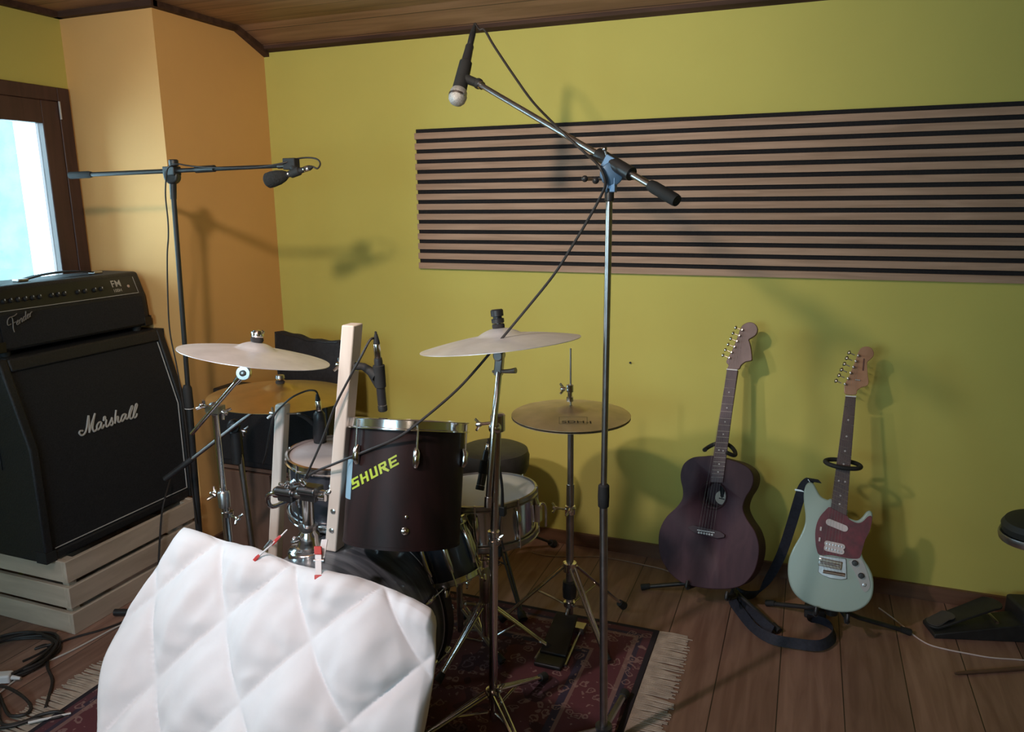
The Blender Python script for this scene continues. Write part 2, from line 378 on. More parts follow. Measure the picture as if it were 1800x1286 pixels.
nz = N.new('ShaderNodeTexNoise'); nz.inputs['Scale'].default_value = 6; L.new(g.outputs['Position'], nz.inputs['Vector'])
navy = mth('MULTIPLY', mth('GREATER_THAN', nz.outputs['Fac'], .56), mth('GREATER_THAN', d, .225))
mixb = N.new('ShaderNodeMix'); mixb.data_type = 'RGBA'; mixb.blend_type = 'MULTIPLY'; L.new(mth('MULTIPLY', navy, .8), mixb.inputs['Factor']); L.new(mixa.outputs['Result'], mixb.inputs['A']); mixb.inputs['B'].default_value = (.35, .3, .55, 1)
L.new(mixb.outputs['Result'], b.inputs['Base Color'])
t = thing('rug', ((RX0+RX1)/2, (RY0+RY1)/2, 0), 'dark red patterned oriental rug with pale fringe under the drum kit', 'rug')
obj('pile', box2((RX0, RY0, 0), (RX1, RY1, .009)), rug_m, t, bevel=.003)
mf = MB()
for sgn, x in ((-1, RX0), (1, RX1)):
    y = RY0
    while y < RY1:
        l = .095+random.random()*.025; a = random.uniform(-.012, .012)
        mf.tube([(x, y, .004), (x+sgn*l*.5, y+a*.6, .004), (x+sgn*l, y+a, .002)], [.0030, .0036, .0022], 5)
        y += .0044
obj('fringe', mf, mat('rug_fringe_cotton', (.34, .27, .21), .9, var=.2, scale=30), t, label='pale cotton fringe at the rug end')['kind'] = 'stuff'
RUGZ = .009
#PART2
# ================================================================== LEFT CORNER: CRATE, SPEAKER CABINET, AMPLIFIER HEAD
crate_m = wood('pale_crate_pine', (.46, .36, .28), (.62, .50, .40), .65, (9, 1.3, 9))
crate_end = wood('pale_crate_pine_end', (.46, .36, .28), (.62, .50, .40), .65, (1.3, 9, 9))
CX1, CY0, CY1 = -2.385, 1.755, 2.392
CX0 = CX1-.46
t = thing('wooden_crate', ((CX0+CX1)/2, (CY0+CY1)/2, 0), 'low pale pine slatted crate on the floor carrying the large script lettered speaker cabinet', 'crate')
for i in range(3):
    z0 = i*.1005; z1 = z0+.082
    obj('front_board', box2((CX1-.018, CY0, z0), (CX1, CY1, z1)), crate_m, t, bevel=.003)
    obj('back_board', box2((CX0, CY0, z0), (CX0+.018, CY1, z1)), crate_m, t, bevel=.003)
    for y in (CY0, CY1-.018):
        obj('end_board', box2((CX0+.018, y, z0), (CX1-.018, y+.018, z1)), crate_end, t, bevel=.003)
for x in (CX0+.018, CX1-.048):
    for y in (CY0+.018, CY1-.048):
        obj('corner_block', box2((x, y, 0), (x+.03, y+.03, .28)), crate_end, t, smooth=False)
obj('bottom_boards', box2((CX0+.02, CY0+.02, .004), (CX1-.02, CY1-.02, .014)), crate_end, t, smooth=False)
CT = .283

# speaker cabinet, lower half upright, upper half leaning back
SX, SY0, SY1, SZ0, SZB, SZ1 = -2.43, 1.722, 2.437, CT, .700, 1.008
SXT, SXB = -2.522, -2.84
t = thing('speaker_cabinet', ((SX+SXB)/2, (SY0+SY1)/2, SZ0), 'big black angled guitar speaker cabinet with white script lettering on the wooden crate', 'speaker')
def cabprism(x_in, y0, y1, zb0, zt1, x0=None):
    return None
def slab(prof, y0, y1): # prof = (x, z) list, extruded along y
    return MB().prism([(x, y0, z) for x, z in prof], (0, y1-y0, 0))
side = [(SX, SZ0), (SX, SZB), (SXT, SZ1), (SXB, SZ1), (SXB, SZ0)]
fw = .034
m = MB(); m.prism([(x, SY0, z) for x, z in side], (0, fw, 0)); m.prism([(x, SY1-fw, z) for x, z in side], (0, fw, 0))
m.add(*[[(SX, SY0+fw, SZ0), (SX, SY1-fw, SZ0), (SXB, SY1-fw, SZ0), (SXB, SY0+fw, SZ0), (SX, SY0+fw, SZ0+fw), (SX, SY1-fw, SZ0+fw), (SXB, SY1-fw, SZ0+fw), (SXB, SY0+fw, SZ0+fw)], [(0, 1, 2, 3), (4, 7, 6, 5), (0, 4, 5, 1), (1, 5, 6, 2), (2, 6, 7, 3), (3, 7, 4, 0)]])
kx = (SXT-SX)/(SZ1-SZB)
zt = SZ1-.045
m.hexa([(SX+kx*(zt-SZB), SY0+fw, zt), (SX+kx*(zt-SZB), SY1-fw, zt), (SXB, SY1-fw, zt), (SXB, SY0+fw, zt), (SXT, SY0+fw, SZ1), (SXT, SY1-fw, SZ1), (SXB, SY1-fw, SZ1), (SXB, SY0+fw, SZ1)])
m.box((SXB+.01, (SY0+SY1)/2, (SZ0+SZ1)/2), (.02, SY1-SY0-2*fw, SZ1-SZ0-.02))
obj('cabinet_body', m, tolex, t, bevel=.007)
ins = .012
gp = [(SX-ins, SZ0+fw), (SX-ins, SZB), (SX-ins+kx*(zt-SZB), zt), (SX-ins+kx*(zt-SZB)-.02, zt), (SX-ins-.02, SZB), (SX-ins-.02, SZ0+fw)]
obj('grille', MB().prism([(x, SY0+fw, z) for x, z in gp], (0, SY1-SY0-2*fw, 0)), grille, t, angle=20)
a, bq = SY0+fw+.012, SY1-fw-.006
gx = SX-ins+.002
loop = [(gx, a, SZ0+fw+.006), (gx, bq, SZ0+fw+.006), (gx, bq, SZB), (gx+kx*(zt-SZB-.006), bq, zt-.006)]
mp = MB()
for i in range(len(loop)-1): mp.tube([loop[i], loop[i+1]], .0022, 8)
obj('piping', mp, silver, t, label='thin pale piping along the bottom and far edge of the grille')
# script lettering, raised on the grille
def on_grille(u, v):
    p = PX(u, v, SX-ins+.001)
    if p.z > SZB: p = PP(u, v, Vector((SX-ins+.001, 2, SZB)), Vector((1, 0, -kx)).normalized())
    return p
def strokes(lst, sx, sy, k, fn, r, n=8, smooth=4):
    m = MB()
    for s in lst: m.tube([fn(sx+x/k, sy+y/k) for x, y in s], r, n, smooth=smooth)
    return m
script_big = [[(330, 860), (270, 865), (248, 915), (305, 962), (375, 915), (418, 790), (440, 620), (455, 515)], [(458, 515), (468, 700), (475, 905)], [(475, 905), (515, 740), (560, 600), (603, 468)], [(603, 468), (565, 650), (548, 800), (585, 872), (645, 825)],
    [(742, 665), (690, 675), (645, 760), (662, 838), (715, 790), (748, 690)], [(752, 670), (742, 770), (775, 800), (812, 720)], [(800, 640), (805, 560), (835, 545), (838, 600), (862, 625), (850, 700), (868, 768), (915, 735)],
    [(915, 735), (960, 640), (988, 560)], [(988, 560), (990, 620), (1010, 680), (985, 735), (940, 715)], [(1080, 395), (1064, 540), (1055, 700)], [(1058, 660), (1090, 560), (1128, 545), (1122, 640), (1160, 662), (1200, 600)],
    [(1290, 480), (1235, 500), (1196, 590), (1215, 645), (1270, 580), (1305, 480)], [(1305, 485), (1298, 570), (1330, 592), (1365, 545)], [(1365, 545), (1392, 420), (1438, 298), (1452, 340), (1405, 470), (1392, 560), (1425, 588), (1470, 540)], [(1470, 540), (1492, 400), (1532, 258), (1556, 285), (1515, 420), (1480, 520), (1502, 565), (1540, 530), (1552, 470)]]
obj('logo', strokes(script_big, 120, 690, 12.857, on_grille, .0037), silver, t, label='white raised script lettering')
for y in (SY0, SY1):
    for z, x in ((SZ0, SX), (SZ1, SXT)):
        s = 1 if z == SZ0 else -1; q = 1 if y == SY0 else -1
        c = MB(); c.box((x-.022, y-q*.001, z+s*.022), (.05, .004, .044)); c.box((x+.001-(.006 if s < 0 else 0), y+q*.02, z+s*.02), (.004, .04, .04))
        obj('corner_protector', c, rubber, t, bevel=.0015)
m = MB(); m.box((-2.66, SY0-.002, .66), (.16, .006, .09)); obj('side_handle', m, black, t, bevel=.003)

# amplifier head on top
HZ0 = SZ1+.018
HF, HB, HY0, HY1 = -2.555, -2.80, 1.745, 2.412
HZ1 = HZ0+.222
t = thing('amplifier_head', ((HF+HB)/2, (HY0+HY1)/2, SZ1), 'black guitar amplifier head with knob row on top of the big speaker cabinet', 'amplifier')
hp = [(HF, HZ0), (HF-.012, HZ0+.135), (HF-.045, HZ1), (HB, HZ1), (HB, HZ0)]
obj('case', slab(hp, HY0, HY1), tolex, t, bevel=.012)
FZ0 = HZ0+.138
def on_panel(f, zz):  # point on the slanted control panel, f from 0 (near) to 1 (far)
    k = (zz-(HZ0+.135))/(HZ1-HZ0-.135)
    return Vector((HF-.012-.033*k+.0015, HY0+.03+f*(HY1-HY0-.06), zz))
pn = Vector((.087, 0, .033)).normalized()
ctrl = MB().prism([on_panel(0, FZ0), on_panel(1, FZ0), on_panel(1, HZ1-.016), on_panel(0, HZ1-.016)], pn*.002)
obj('control_panel', ctrl, mat('gloss_black_panel', (.012, .012, .014), .3), t, smooth=False)
ln = MB(); ln.tube([on_panel(0, FZ0)+pn*.002, on_panel(.985, FZ0)+pn*.002, on_panel(.985, HZ1-.02)+pn*.002], .0013, 6)
obj('panel_line', ln, silver, t, label='thin white outline on the control panel')
for f in (.06, .10, .145, .19, .235, .28, .36, .40, .445, .54, .59, .66, .71):
    c = on_panel(f, FZ0+.032)
    kn = obj('knob', MB().lathe([(.0085, 0), (.0085, .008), (.007, .011), (0, .0112)], c, pn, 16), black, t)
    obj('pointer', MB().box(c+pn*.0115+Vector((0, 0, .003)), (.002, .002, .006)), silver, kn, smooth=False)
fn2 = lambda u, v: PX(u, v, HF-.004)
m = MB(); text_on(m, 'FM', on_panel(.795, FZ0+.033)+pn*.003, (0, 1, 0), Vector((-.033, 0, .087)).normalized(), .027)
text_on(m, '100H', on_panel(.795, FZ0+.013)+pn*.003, (0, 1, 0), Vector((-.033, 0, .087)).normalized(), .013)
obj('panel_lettering', m, silver, t, smooth=False)
obj('pilot_lamp', MB().lathe([(.006, 0), (.006, .003), (.003, .005), (0, .005)], on_panel(.925, FZ0+.03), pn, 12), mat('amber_lamp', (.5, .35, .3), .3), t)
gc = MB().prism([(HF+.002, HY0+.03, HZ0+.012), (HF+.002, HY1-.03, HZ0+.012), (HF-.007, HY1-.03, HZ0+.125), (HF-.007, HY0+.03, HZ0+.125)], (.002, 0, 0))
obj('grille', gc, grille, t, smooth=False)
yb_ = lambda x, d: (x, 668-.62*(x-180)+d)
script_small = [[(118, 655), (84, 668), (80, 618), (104, 585), (130, 596), (138, 650), (140, 700), (152, 740)], [(104, 585), (150, 570), (178, 545)], [(134, 650), (166, 632)],
    [yb_(176, -22), yb_(192, -32), yb_(190, -46), yb_(178, -38), yb_(178, -12), yb_(190, 0), yb_(204, -14)], [yb_(206, -44), yb_(210, 0)], [yb_(210, -28), yb_(222, -46), yb_(231, -38), yb_(233, 0), yb_(242, -10)],
    [yb_(266, -38), yb_(252, -44), yb_(245, -20), yb_(254, 0), yb_(267, -16)], [yb_(272, -90), yb_(269, -40), yb_(272, 0), yb_(282, -10)],
    [yb_(286, -22), yb_(301, -32), yb_(299, -46), yb_(287, -38), yb_(287, -12), yb_(298, 0), yb_(311, -14)], [yb_(315, -44), yb_(319, 0)], [yb_(318, -28), yb_(329, -46), yb_(340, -42)]]
obj('logo', strokes(script_small, 0, 460, 6, lambda u, v: PX(u, v, HF+.004), .0017), mat('tarnished_silver', (.34, .31, .30), .4, .6), t, label='tarnished silver script lettering')
st = MB(); yc = (HY0+HY1)/2+.04
st.ribbon([(-2.68, yc-.15, HZ1+.006), (-2.68, yc-.08, HZ1+.016), (-2.68, yc, HZ1+.020), (-2.68, yc+.08, HZ1+.016), (-2.68, yc+.15, HZ1+.006)], .028, [(1, 0, 0)]*5, .006)
hd = obj('strap_handle', st, rubber, t)
for s in (-1, 1): obj('handle_cap', MB().box((-2.68, yc+s*.16, HZ1+.005), (.036, .04, .01)), chrome_dull, hd, bevel=.003)
for y in (HY0+.05, HY1-.05):
    for x in (HF-.03, HB+.03): obj('foot', MB().lathe([(.016, 0), (.018, .018)], (x, y, SZ1), (0, 0, 1), 16), rubber, t)
for y, q in ((HY0, 1), (HY1, -1)):
    c = MB(); c.box((HF-.018, y-q*.001, HZ0+.02), (.04, .004, .04)); c.box((HF+.002, y+q*.017, HZ0+.018), (.004, .036, .036))
    obj('corner_protector', c, mat('dark_corner_metal', (.05, .045, .04), .45, .8), t, bevel=.0015)

# ------------------------------------------------------------------ floor cables on the left
def floor_cable(name, pts, r, m, label, cat='cable', lift=None, smooth=6):
    P = []
    for i, p in enumerate(pts):
        z = r if lift is None else lift[i]+r
        q = PZ(p[0], p[1], z)
        if RX0-.1 < q.x < RX1+.1 and RY0 < q.y < RY1 and z < RUGZ+r: q = PZ(p[0], p[1], RUGZ+r)
        P.append(q)
    return tag(obj(name, MB().tube(P, r, 8, smooth=smooth), m, base=(P[0].x, P[0].y, 0)), label, cat)
# coiled black lead by the crate corner
c0 = PZ(22, 1160, 0); pts = []
for i in range(56):
    a = i/9*2*math.pi; rr = .125+.012*math.sin(i*1.7)
    pts.append((c0.x-.005+rr*1.05*math.cos(a), c0.y+rr*1.1*math.sin(a), .006+.0035*(i/9)+.002*math.sin(i*2.1)))
e = [PZ(62, 1140, .03), PZ(80, 1133, .02), PZ(87, 1142, .012), PZ(83, 1170, .006), PZ(92, 1195, .006), PZ(86, 1222, .006), PZ(80, 1243, .008)]
tag(obj('cable_coil', MB().tube(pts+e, .0048, 8, smooth=4), cable_m, base=(c0.x, c0.y, 0)), 'coiled black audio lead on the floor beside the corner of the pale crate', 'cable')
p = [(-20, 1205), (10, 1207), (38, 1222), (54, 1240), (46, 1254), (18, 1257), (6, 1240), (-4, 1218), (2, 1270), (40, 1268), (70, 1256), (100, 1250), (112, 1256), (90, 1262), (60, 1264), (20, 1276), (-20, 1280)]
floor_cable('cable_coil', p, .005, cable_m, 'tangled black lead on the floor at the left corner of the rug', lift=[.004*(i % 3) for i in range(len(p))])
floor_cable('floor_cable', [(40, 1162), (66, 1150), (88, 1138), (112, 1126), (140, 1117), (170, 1109), (200, 1099), (222, 1090)], .004, cable_m, 'dark lead along the foot of the pale crate leading behind the quilt')
floor_cable('floor_cable', [(-10, 1225), (26, 1196), (60, 1174), (85, 1162), (130, 1141), (170, 1120), (200, 1104), (225, 1093)], .0032, cable_w, 'thin pale cord across the floor from the white plug to the quilt')
a, b_ = PZ(50, 1272, .012), PZ(125, 1255, .012)
tag(obj('wooden_stick', MB().tube([a+Vector((0, 0, .004)), b_+Vector((0, 0, .004))], [.0045, .003], 10), mat('pale_stick_wood', (.62, .58, .55), .5, var=.1), base=(a.x, a.y, 0)), 'short thin white stick lying on the black lead at the rug corner', 'stick')
q = PZ(8, 1198, 0)
t = thing('power_plug', (q.x, q.y, 0), 'white electrical plug on the floor at the left edge', 'plug')
obj('plug_body', MB().box(q+Vector((0, 0, .016)), (.05, .036, .03), Matrix.Rotation(.5, 3, 'Z')), white_pl, t, bevel=.006)
obj('strain_relief', MB().tube([q+Vector((.024, .01, .016)), q+Vector((.05, .02, .012))], [.008, .005], 10), white_pl, t)
q = PZ(222, 1084, 0)
t = thing('cable_plug', (q.x, q.y, 0), 'black cable connector on the floor against the left edge of the quilt', 'plug')
obj('plug_body', MB().tube([q+Vector((-.045, -.01, .016)), q+Vector((.01, .01, .016))], .013, 14), black, t)
obj('plug_collar', MB().tube([q+Vector((.01, .01, .016)), q+Vector((.03, .017, .016))], .010, 14), rubber, t)
P = [PX(300, 840, -2.405), PX(290, 875, -2.372), PX(284, 905, -2.372), PX(281, 945, -2.372), PX(279, 985, -2.37), PX(280, 1010, -2.36)]
tag(obj('hanging_cable', MB().tube(P, .004, 8, smooth=5), cable_m, base=P[-1]), 'thin black lead hanging down the front of the pale crate', 'cable')

# ================================================================== BACK CORNER: CRATE, BLACK CABINET, COVERED AMPLIFIER
brown_m = wood('brown_crate_boards', (.12, .065, .045), (.18, .105, .075), .65, (9, 9, 1.3))
KX0, KX1, KY0, KY1, KZ = -2.385, -1.80, 2.52, 2.69, .375
t = thing('wooden_crate', ((KX0+KX1)/2, (KY0+KY1)/2, 0), 'brown crate with upright boards under the black cabinet in the back corner', 'crate')
w = (KX1-KX0)/4
for i in range(4):
    obj('front_board', box2((KX0+i*w+.008, KY0, 0), (KX0+(i+1)*w-.008, KY0+.018, KZ)), brown_m, t, bevel=.003)
for x in (KX0, KX1-.018): obj('side_panel', box2((x, KY0+.02, 0), (x+.018, KY1, KZ)), brown_m, t, bevel=.002)
obj('top_panel', box2((KX0, KY0+.02, KZ), (KX1, KY1, KZ+.016)), brown_m, t, bevel=.002)
obj('back_panel', box2((KX0+.02, KY1-.016, 0), (KX1-.02, KY1, KZ)), mat('dark_inside', (.03, .02, .018), .8), t, smooth=False)
KT = KZ+.016
t = thing('speaker_cabinet', ((KX0+KX1)/2, (KY0+KY1)/2, KT), 'plain black cabinet on the brown crate in the back corner behind the golden cymbal', 'speaker')
obj('cabinet_body', box2((KX0, KY0+.02, KT), (KX1, KY1, .735)), tolex, t, bevel=.008)
obj('grille', box2((KX0+.03, KY0+.012, KT+.03), (KX1-.03, KY0+.022, .705)), grille, t, bevel=.002)
for x in (KX0+.012, KX1-.012): obj('corner_protector', MB().box((x, KY0+.02, KT+.012), (.03, .006, .03)), rubber, t, bevel=.001)
# black soft case leaning on the cabinet, wavy top edge, turned a little towards the room
t = thing('soft_case', (-2.02, 2.74, .735), 'flat black soft case with wavy top edge standing on the back corner cabinet', 'case')
ca, cb = Vector((-2.226, 2.80, 0)), Vector((-1.80, 2.672, 0)); cn = Vector((cb.y-ca.y, -(cb.x-ca.x), 0)).normalized()
def cov(u, v, k):
    top = .951-.004*u+.005*math.sin(u*8)+.003*math.sin(u*21)
    p = ca.lerp(cb, u); z = .737+(top-.737)*v
    bul = .5*math.sin(math.pi*min(1, max(0, u)))**.5*math.sin(math.pi*min(1, max(0, v)))**.5
    return Vector((p.x, p.y, z))+cn*(k*(.012+.024*bul)+.004*math.sin(u*15+3*v)*v*(1-v)*4)
mcv = MB(); nu, nv = 36, 20; W_ = nu+1
mcv.add([cov(i/nu, j/nv, 1) for j in range(nv+1) for i in range(nu+1)]+[cov(i/nu, j/nv, -1) for j in range(nv+1) for i in range(nu+1)],
    [(j*W_+i, j*W_+i+1, (j+1)*W_+i+1, (j+1)*W_+i) for j in range(nv) for i in range(nu)]+[tuple(W_*(nv+1)+x for x in (j*W_+i, (j+1)*W_+i, (j+1)*W_+i+1, j*W_+i+1)) for j in range(nv) for i in range(nu)])
per = [i for i in range(W_)]+[j*W_+nu for j in range(1, nv+1)]+[nv*W_+i for i in range(nu-1, -1, -1)]+[j*W_ for j in range(nv-1, 0, -1)]
Nq = W_*(nv+1)
for k in range(len(per)): a, b_ = per[k], per[(k+1) % len(per)]; mcv.f.append((b_, a, Nq+a, Nq+b_))
obj('case_body', mcv, cloth_black, t, angle=60)
obj('zip', MB().tube([cov(.02, .06, 1)+cn*.001, cov(.02, .97, 1)+cn*.001], .0022, 6).tube([cov(i/12*.96+.02, .97, 1)+cn*.001 for i in range(13)], .0022, 6), black, t)
obj('carry_handle', MB().tube([cov(.42, .5, 1), cov(.44, .53, 1)+cn*.022, cov(.56, .53, 1)+cn*.022, cov(.58, .5, 1)], .006, 8, smooth=4), rubber, t)
# ================================================================== DRUM HARDWARE BUILDERS
def frame_of(ax):
    ax = Vector(ax).normalized(); u = ax.orthogonal().normalized(); return u, ax.cross(u), ax
def wingnut(parent, p, ax, s=1.0, m=None, name='wing_nut'):
    p = Vector(p); ax = Vector(ax).normalized(); u = ax.orthogonal().normalized()
    b = MB().lathe([(.007*s, -.006*s), (.007*s, .008*s), (.004*s, .012*s)], p, ax, 14)
    for q in (-1, 1): b.tube([p+u*q*.004*s, p+u*q*.014*s+ax*.007*s, p+u*q*.02*s+ax*.011*s], [.004*s, .0045*s, .004*s], 8)
    return obj(name, b, m or chrome, parent)
def clamp(parent, p, ax, r, h, wing, m=None, name='clamp'):
    p = Vector(p); ax = Vector(ax).normalized()
    b = MB().lathe([(r*.95, -h/2), (r*1.25, -h/2+.003), (r*1.25, h/2-.003), (r*.95, h/2)], p, ax, 20)
    w = Vector(wing); wd = w.normalized()
    b.tube([p+wd*r, p+w], .0042, 8)
    o = obj(name, b, m or chrome, parent); wingnut(o, p+w, wd, .9, m); return o
def tripod(parent, c, zhub, zbrace, rad, angs, tube_r=.0085, m=None, zfloor=0.0, double=True, foot_r=.014, lo=None):
    """legs pivot at zhub, reach the floor at radius rad, braces from zbrace"""
    m = m or chrome
    for a in angs:
        d = Vector((math.cos(a), math.sin(a), 0)); s = Vector((-d.y, d.x, 0))
        hub = Vector((c[0], c[1], zhub)); ft = Vector((c[0], c[1], zfloor+foot_r*.9))+d*rad
        b = MB()
        for q in ((-1, 1) if double else (0,)):
            b.tube([hub+d*.022+s*q*.009, ft+s*q*.003], tube_r*(.62 if double else 1), 8)
        lg = obj('leg', b, m, parent)
        mid = hub*.55+ft*.45; lowc = Vector((c[0], c[1], zbrace))
        obj('brace', MB().tube([lowc+d*.018, mid], tube_r*.5, 8), m, lg)
        obj('rubber_foot', MB().tube([ft+(hub-ft).normalized()*.03, ft], [foot_r*.8, foot_r], 12), rubber, lg)
def cymbal(name, c, n, dia, m, label, thick=.0015, bell=.055, bellh=.018, bow=.022, group=None):
    c = Vector(c); R_ = dia/2
    top = []
    for i in range(25):
        k = i/24; r = .006+(R_-.006)*k
        if r < bell: h = bow+bellh*math.cos(min(1, r/bell)*math.pi/2)**.8
        else: h = bow*(1-((r-bell)/(R_-bell))**1.35)
        top.append((r, h))
    bot = [(r, h-thick) for r, h in reversed(top)]
    return tag(obj(name, MB().lathe(top+bot, c, n, 72, close=True), m, base=c), label, 'cymbal', group)
# concentric lathe grooves for the cymbals are left to the bronze material
def lug(shell, p, out, ax, L=.05, m=None):
    b = MB(); u = Vector(ax).normalized(); o = Vector(out).normalized(); p = Vector(p)
    b.tube([p-u*L/2+o*.006, p-u*L/4+o*.011, p+u*L/4+o*.011, p+u*L/2+o*.006], [.006, .0095, .0095, .006], 10)
    return obj('lug', b, m or chrome, shell)
def drum(name, label, top, ax, R_, L_, shell_m, head_m_, hoop_m, nlug=6, lug_len=.05, phase=0., hoop_h=.022, hoop_t=.004, bottom=True, u=None, long_lug=False):
    top = Vector(top); ax = Vector(ax).normalized(); u = ax.orthogonal().normalized() if u is None else (Vector(u)-ax*Vector(u).dot(ax)).normalized(); w = ax.cross(u)
    bot = top-ax*L_
    t = thing(name, bot, label, 'drum')
    sh = obj('shell', MB().lathe([(R_-.006, 0), (R_, .002), (R_, L_-.002), (R_-.006, L_)], bot, ax, 64, u=u), shell_m, t)
    obj('head', MB().lathe([(R_+.003, -.006), (R_+.003, .003), (R_-.002, .005), (R_*.5, .0052), (.0, .0052)], top, ax, 64, u=u), head_m_, t)
    hp_ = [(R_+.003, -.010), (R_+.003+hoop_t, -.012), (R_+.009+hoop_t, -.011), (R_+.009+hoop_t, -.008), (R_+.004+hoop_t, -.006), (R_+.004+hoop_t, hoop_h-.012), (R_+.007+hoop_t, hoop_h-.010), (R_+.004, hoop_h-.008), (R_+.0035, -.004)]
    obj('top_hoop', MB().lathe(hp_, top, ax, 72, u=u, close=True), hoop_m, t, angle=50)
    if bottom: obj('bottom_hoop', MB().lathe([(r, -h) for r, h in hp_], bot, ax, 72, u=u, close=True), hoop_m, t, angle=50)
    for i in range(nlug):
        a = phase+2*math.pi*i/nlug; o = u*math.cos(a)+w*math.sin(a)
        spots = [(top-ax*(.055+lug_len/2), 1), (bot+ax*(.055+lug_len/2), -1)] if not long_lug else [(top-ax*L_/2, 1)]
        for pc, sg in spots:
            if sg < 0 and not bottom: continue
            lg = lug(sh, pc+o*(R_-.002), o, ax, lug_len if not long_lug else L_*.62)
            e = (top if sg > 0 else bot)
            obj('tension_rod', MB().tube([pc+o*(R_+.011), e+o*(R_+.011)+ax*sg*.012], .0028, 8), chrome, lg)
            if long_lug: obj('tension_rod', MB().tube([pc+o*(R_+.011), bot+o*(R_+.011)-ax*.012], .0028, 8), chrome, lg)
    return t, sh, bot

# ================================================================== BASS DRUM
BX, BY0, BY1, BR = -1.205, 1.53, 1.86, .268
BC = Vector((BX, BY0, RUGZ+.006+BR+.012))
navy_m = mat('dark_blue_lacquer', (.030, .033, .043), .25, var=.35, scale=9, coat=.4)
brown_lac = wood('dark_mahogany_lacquer', (.008, .004, .004), (.022, .008, .008), .5, (7, 7, 1.2), spec=.22)
hoop_dark = mat('black_hoop', (.02, .02, .024), .35, var=.2)
shell_m = wood('grey_lacquer_reflections', (.045, .05, .06), (.15, .16, .18), .3, (3, 26, 3), coat=.4)  # reflections on the shell painted in as paler grey streaks
t = thing('bass_drum', (BX, (BY0+BY1)/2, RUGZ), 'dark bass drum on the rug behind the white quilt', 'drum')
bass = t
ax = Vector((0, 1, 0))
bsh = obj('shell', MB().lathe([(BR-.008, .012), (BR, .014), (BR, BY1-BY0-.014), (BR-.008, BY1-BY0-.012)], BC, ax, 80), shell_m, t)
for nm, y in (('front', 0), ('rear', BY1-BY0)):
    obj(nm+'_hoop', MB().lathe([(BR+.003, y-.02), (BR+.013, y-.02), (BR+.013, y+.02), (BR+.003, y+.02)], BC, ax, 80, close=True), hoop_dark, t)
    s = 1 if y else -1
    obj(nm+'_head', MB().lathe([(BR+.002, y-s*.02), (BR+.002, y), (BR-.004, y+s*.004), (0, y+s*.004)], BC, ax, 80), mat('black_drum_head', (.02, .02, .02), .6) if not y else head_m, t)
for i in range(8):
    a = math.pi/8+i*math.pi/4; o = Vector((math.cos(a), 0, math.sin(a)))
    for y, s in ((.075, -1), (BY1-BY0-.075, 1)):
        if o.z > .8 and s < 0: continue
        lg = lug(bsh, BC+ax*y+o*(BR-.002), o, ax, .055)
        e = 0 if s < 0 else BY1-BY0
        obj('tension_rod', MB().tube([BC+ax*y+o*(BR+.012), BC+ax*(e+s*.012)+o*(BR+.02)], .003, 8), chrome, lg)
        obj('claw', MB().box(BC+ax*(e+s*.008)+o*(BR+.012), (.018, .03, .018), Matrix.Rotation(-a, 3, 'Y')), chrome, lg, bevel=.003)
for s in (-1, 1):
    a = BC+Vector((s*BR*.86, .07, -BR*.5)); f = Vector((a.x+s*.11, a.y-.06, RUGZ+.006))
    sp = obj('spur', MB().tube([a, f], .007, 10), chrome, t); obj('rubber_foot', MB().tube([f+(a-f).normalized()*.03, f], [.008, .011], 10), rubber, sp)
# tom holder rising from the shell
mp0 = PY(545, 966, 1.672); mp0.z = BC.z+math.sqrt(max(0, BR**2-(mp0.x-BX)**2))-.003
mt = Vector((mp0.x+.004, mp0.y, PY(543, 870, 1.672).z))
hold = obj('tom_mount_plate', MB().lathe([(.062, -.012), (.062, .004), (.056, .012), (.034, .018), (.030, .030), (.030, .052), (.024, .060), (.024, .066), (0, .066)], mp0, UPZ, 36), chrome, t)
obj('tom_mount_post', MB().lathe([(.019, .05), (.019, .065), (.0165, .067), (.0165, (mt-mp0).length)], mp0, mt-mp0, 28), chrome, hold)
obj('post_collar', MB().lathe([(.018, 0), (.027, .002), (.027, .012), (.018, .014)], mp0+Vector((0, 0, .066)), UPZ, 24), chrome_dull, hold)
wingnut(hold, mp0+Vector((-.02, -.03, .045)), (-.6, -.8, 0), 1.0)
def ratchet(p, sx):
    b = MB(); b.box(p, (.052, .044, .040)); b.lathe([(.014, -.029), (.014, .029)], p+Vector((0, -.018, .010)), (1, 0, 0), 20)
    o = obj('tom_arm_clamp', b, mat('black_nickel', (.16, .155, .16), .3, 1.0), bass, bevel=.004)
    wingnut(o, p+Vector((-sx*.012, -.02, .034)), (-.3*sx, -.4, .8), 1.1)
    obj('memory_lock', MB().lathe([(.012, -.014), (.016, -.012), (.016, .012), (.012, .014)], p+Vector((sx*.036, 0, -.004)), (1, 0, 0), 18), chrome, o)
    return o
cR = PY(548, 865, 1.665); cL = PY(508, 866, 1.70)
oR = ratchet(cR, 1); oL = ratchet(cL, -1)
obj('clamp_bridge', MB().tube([cL, (cL+cR)/2+Vector((0, 0, -.006)), cR], .012, 12), chrome_dull, bass)
armR_end = Vector((-1.05, 1.745, .70))
obj('tom_arm', MB().tube([cR+Vector((.02, 0, -.004)), PY(570, 867, 1.665), PY(582, 862, 1.67), PY(588, 850, 1.69), armR_end+Vector((-.06, -.02, .02)), armR_end], .0072, 10, smooth=4), chrome, bass)
obj('tom_arm', MB().tube([cL+Vector((-.02, 0, -.004)), PY(485, 866, 1.70), PY(474, 868, 1.705), PY(470, 876, 1.72), PY(478, 890, 1.76), PY(505, 880, 1.86), PY(528, 872, 1.90)], .0072, 10, smooth=4), chrome, bass)

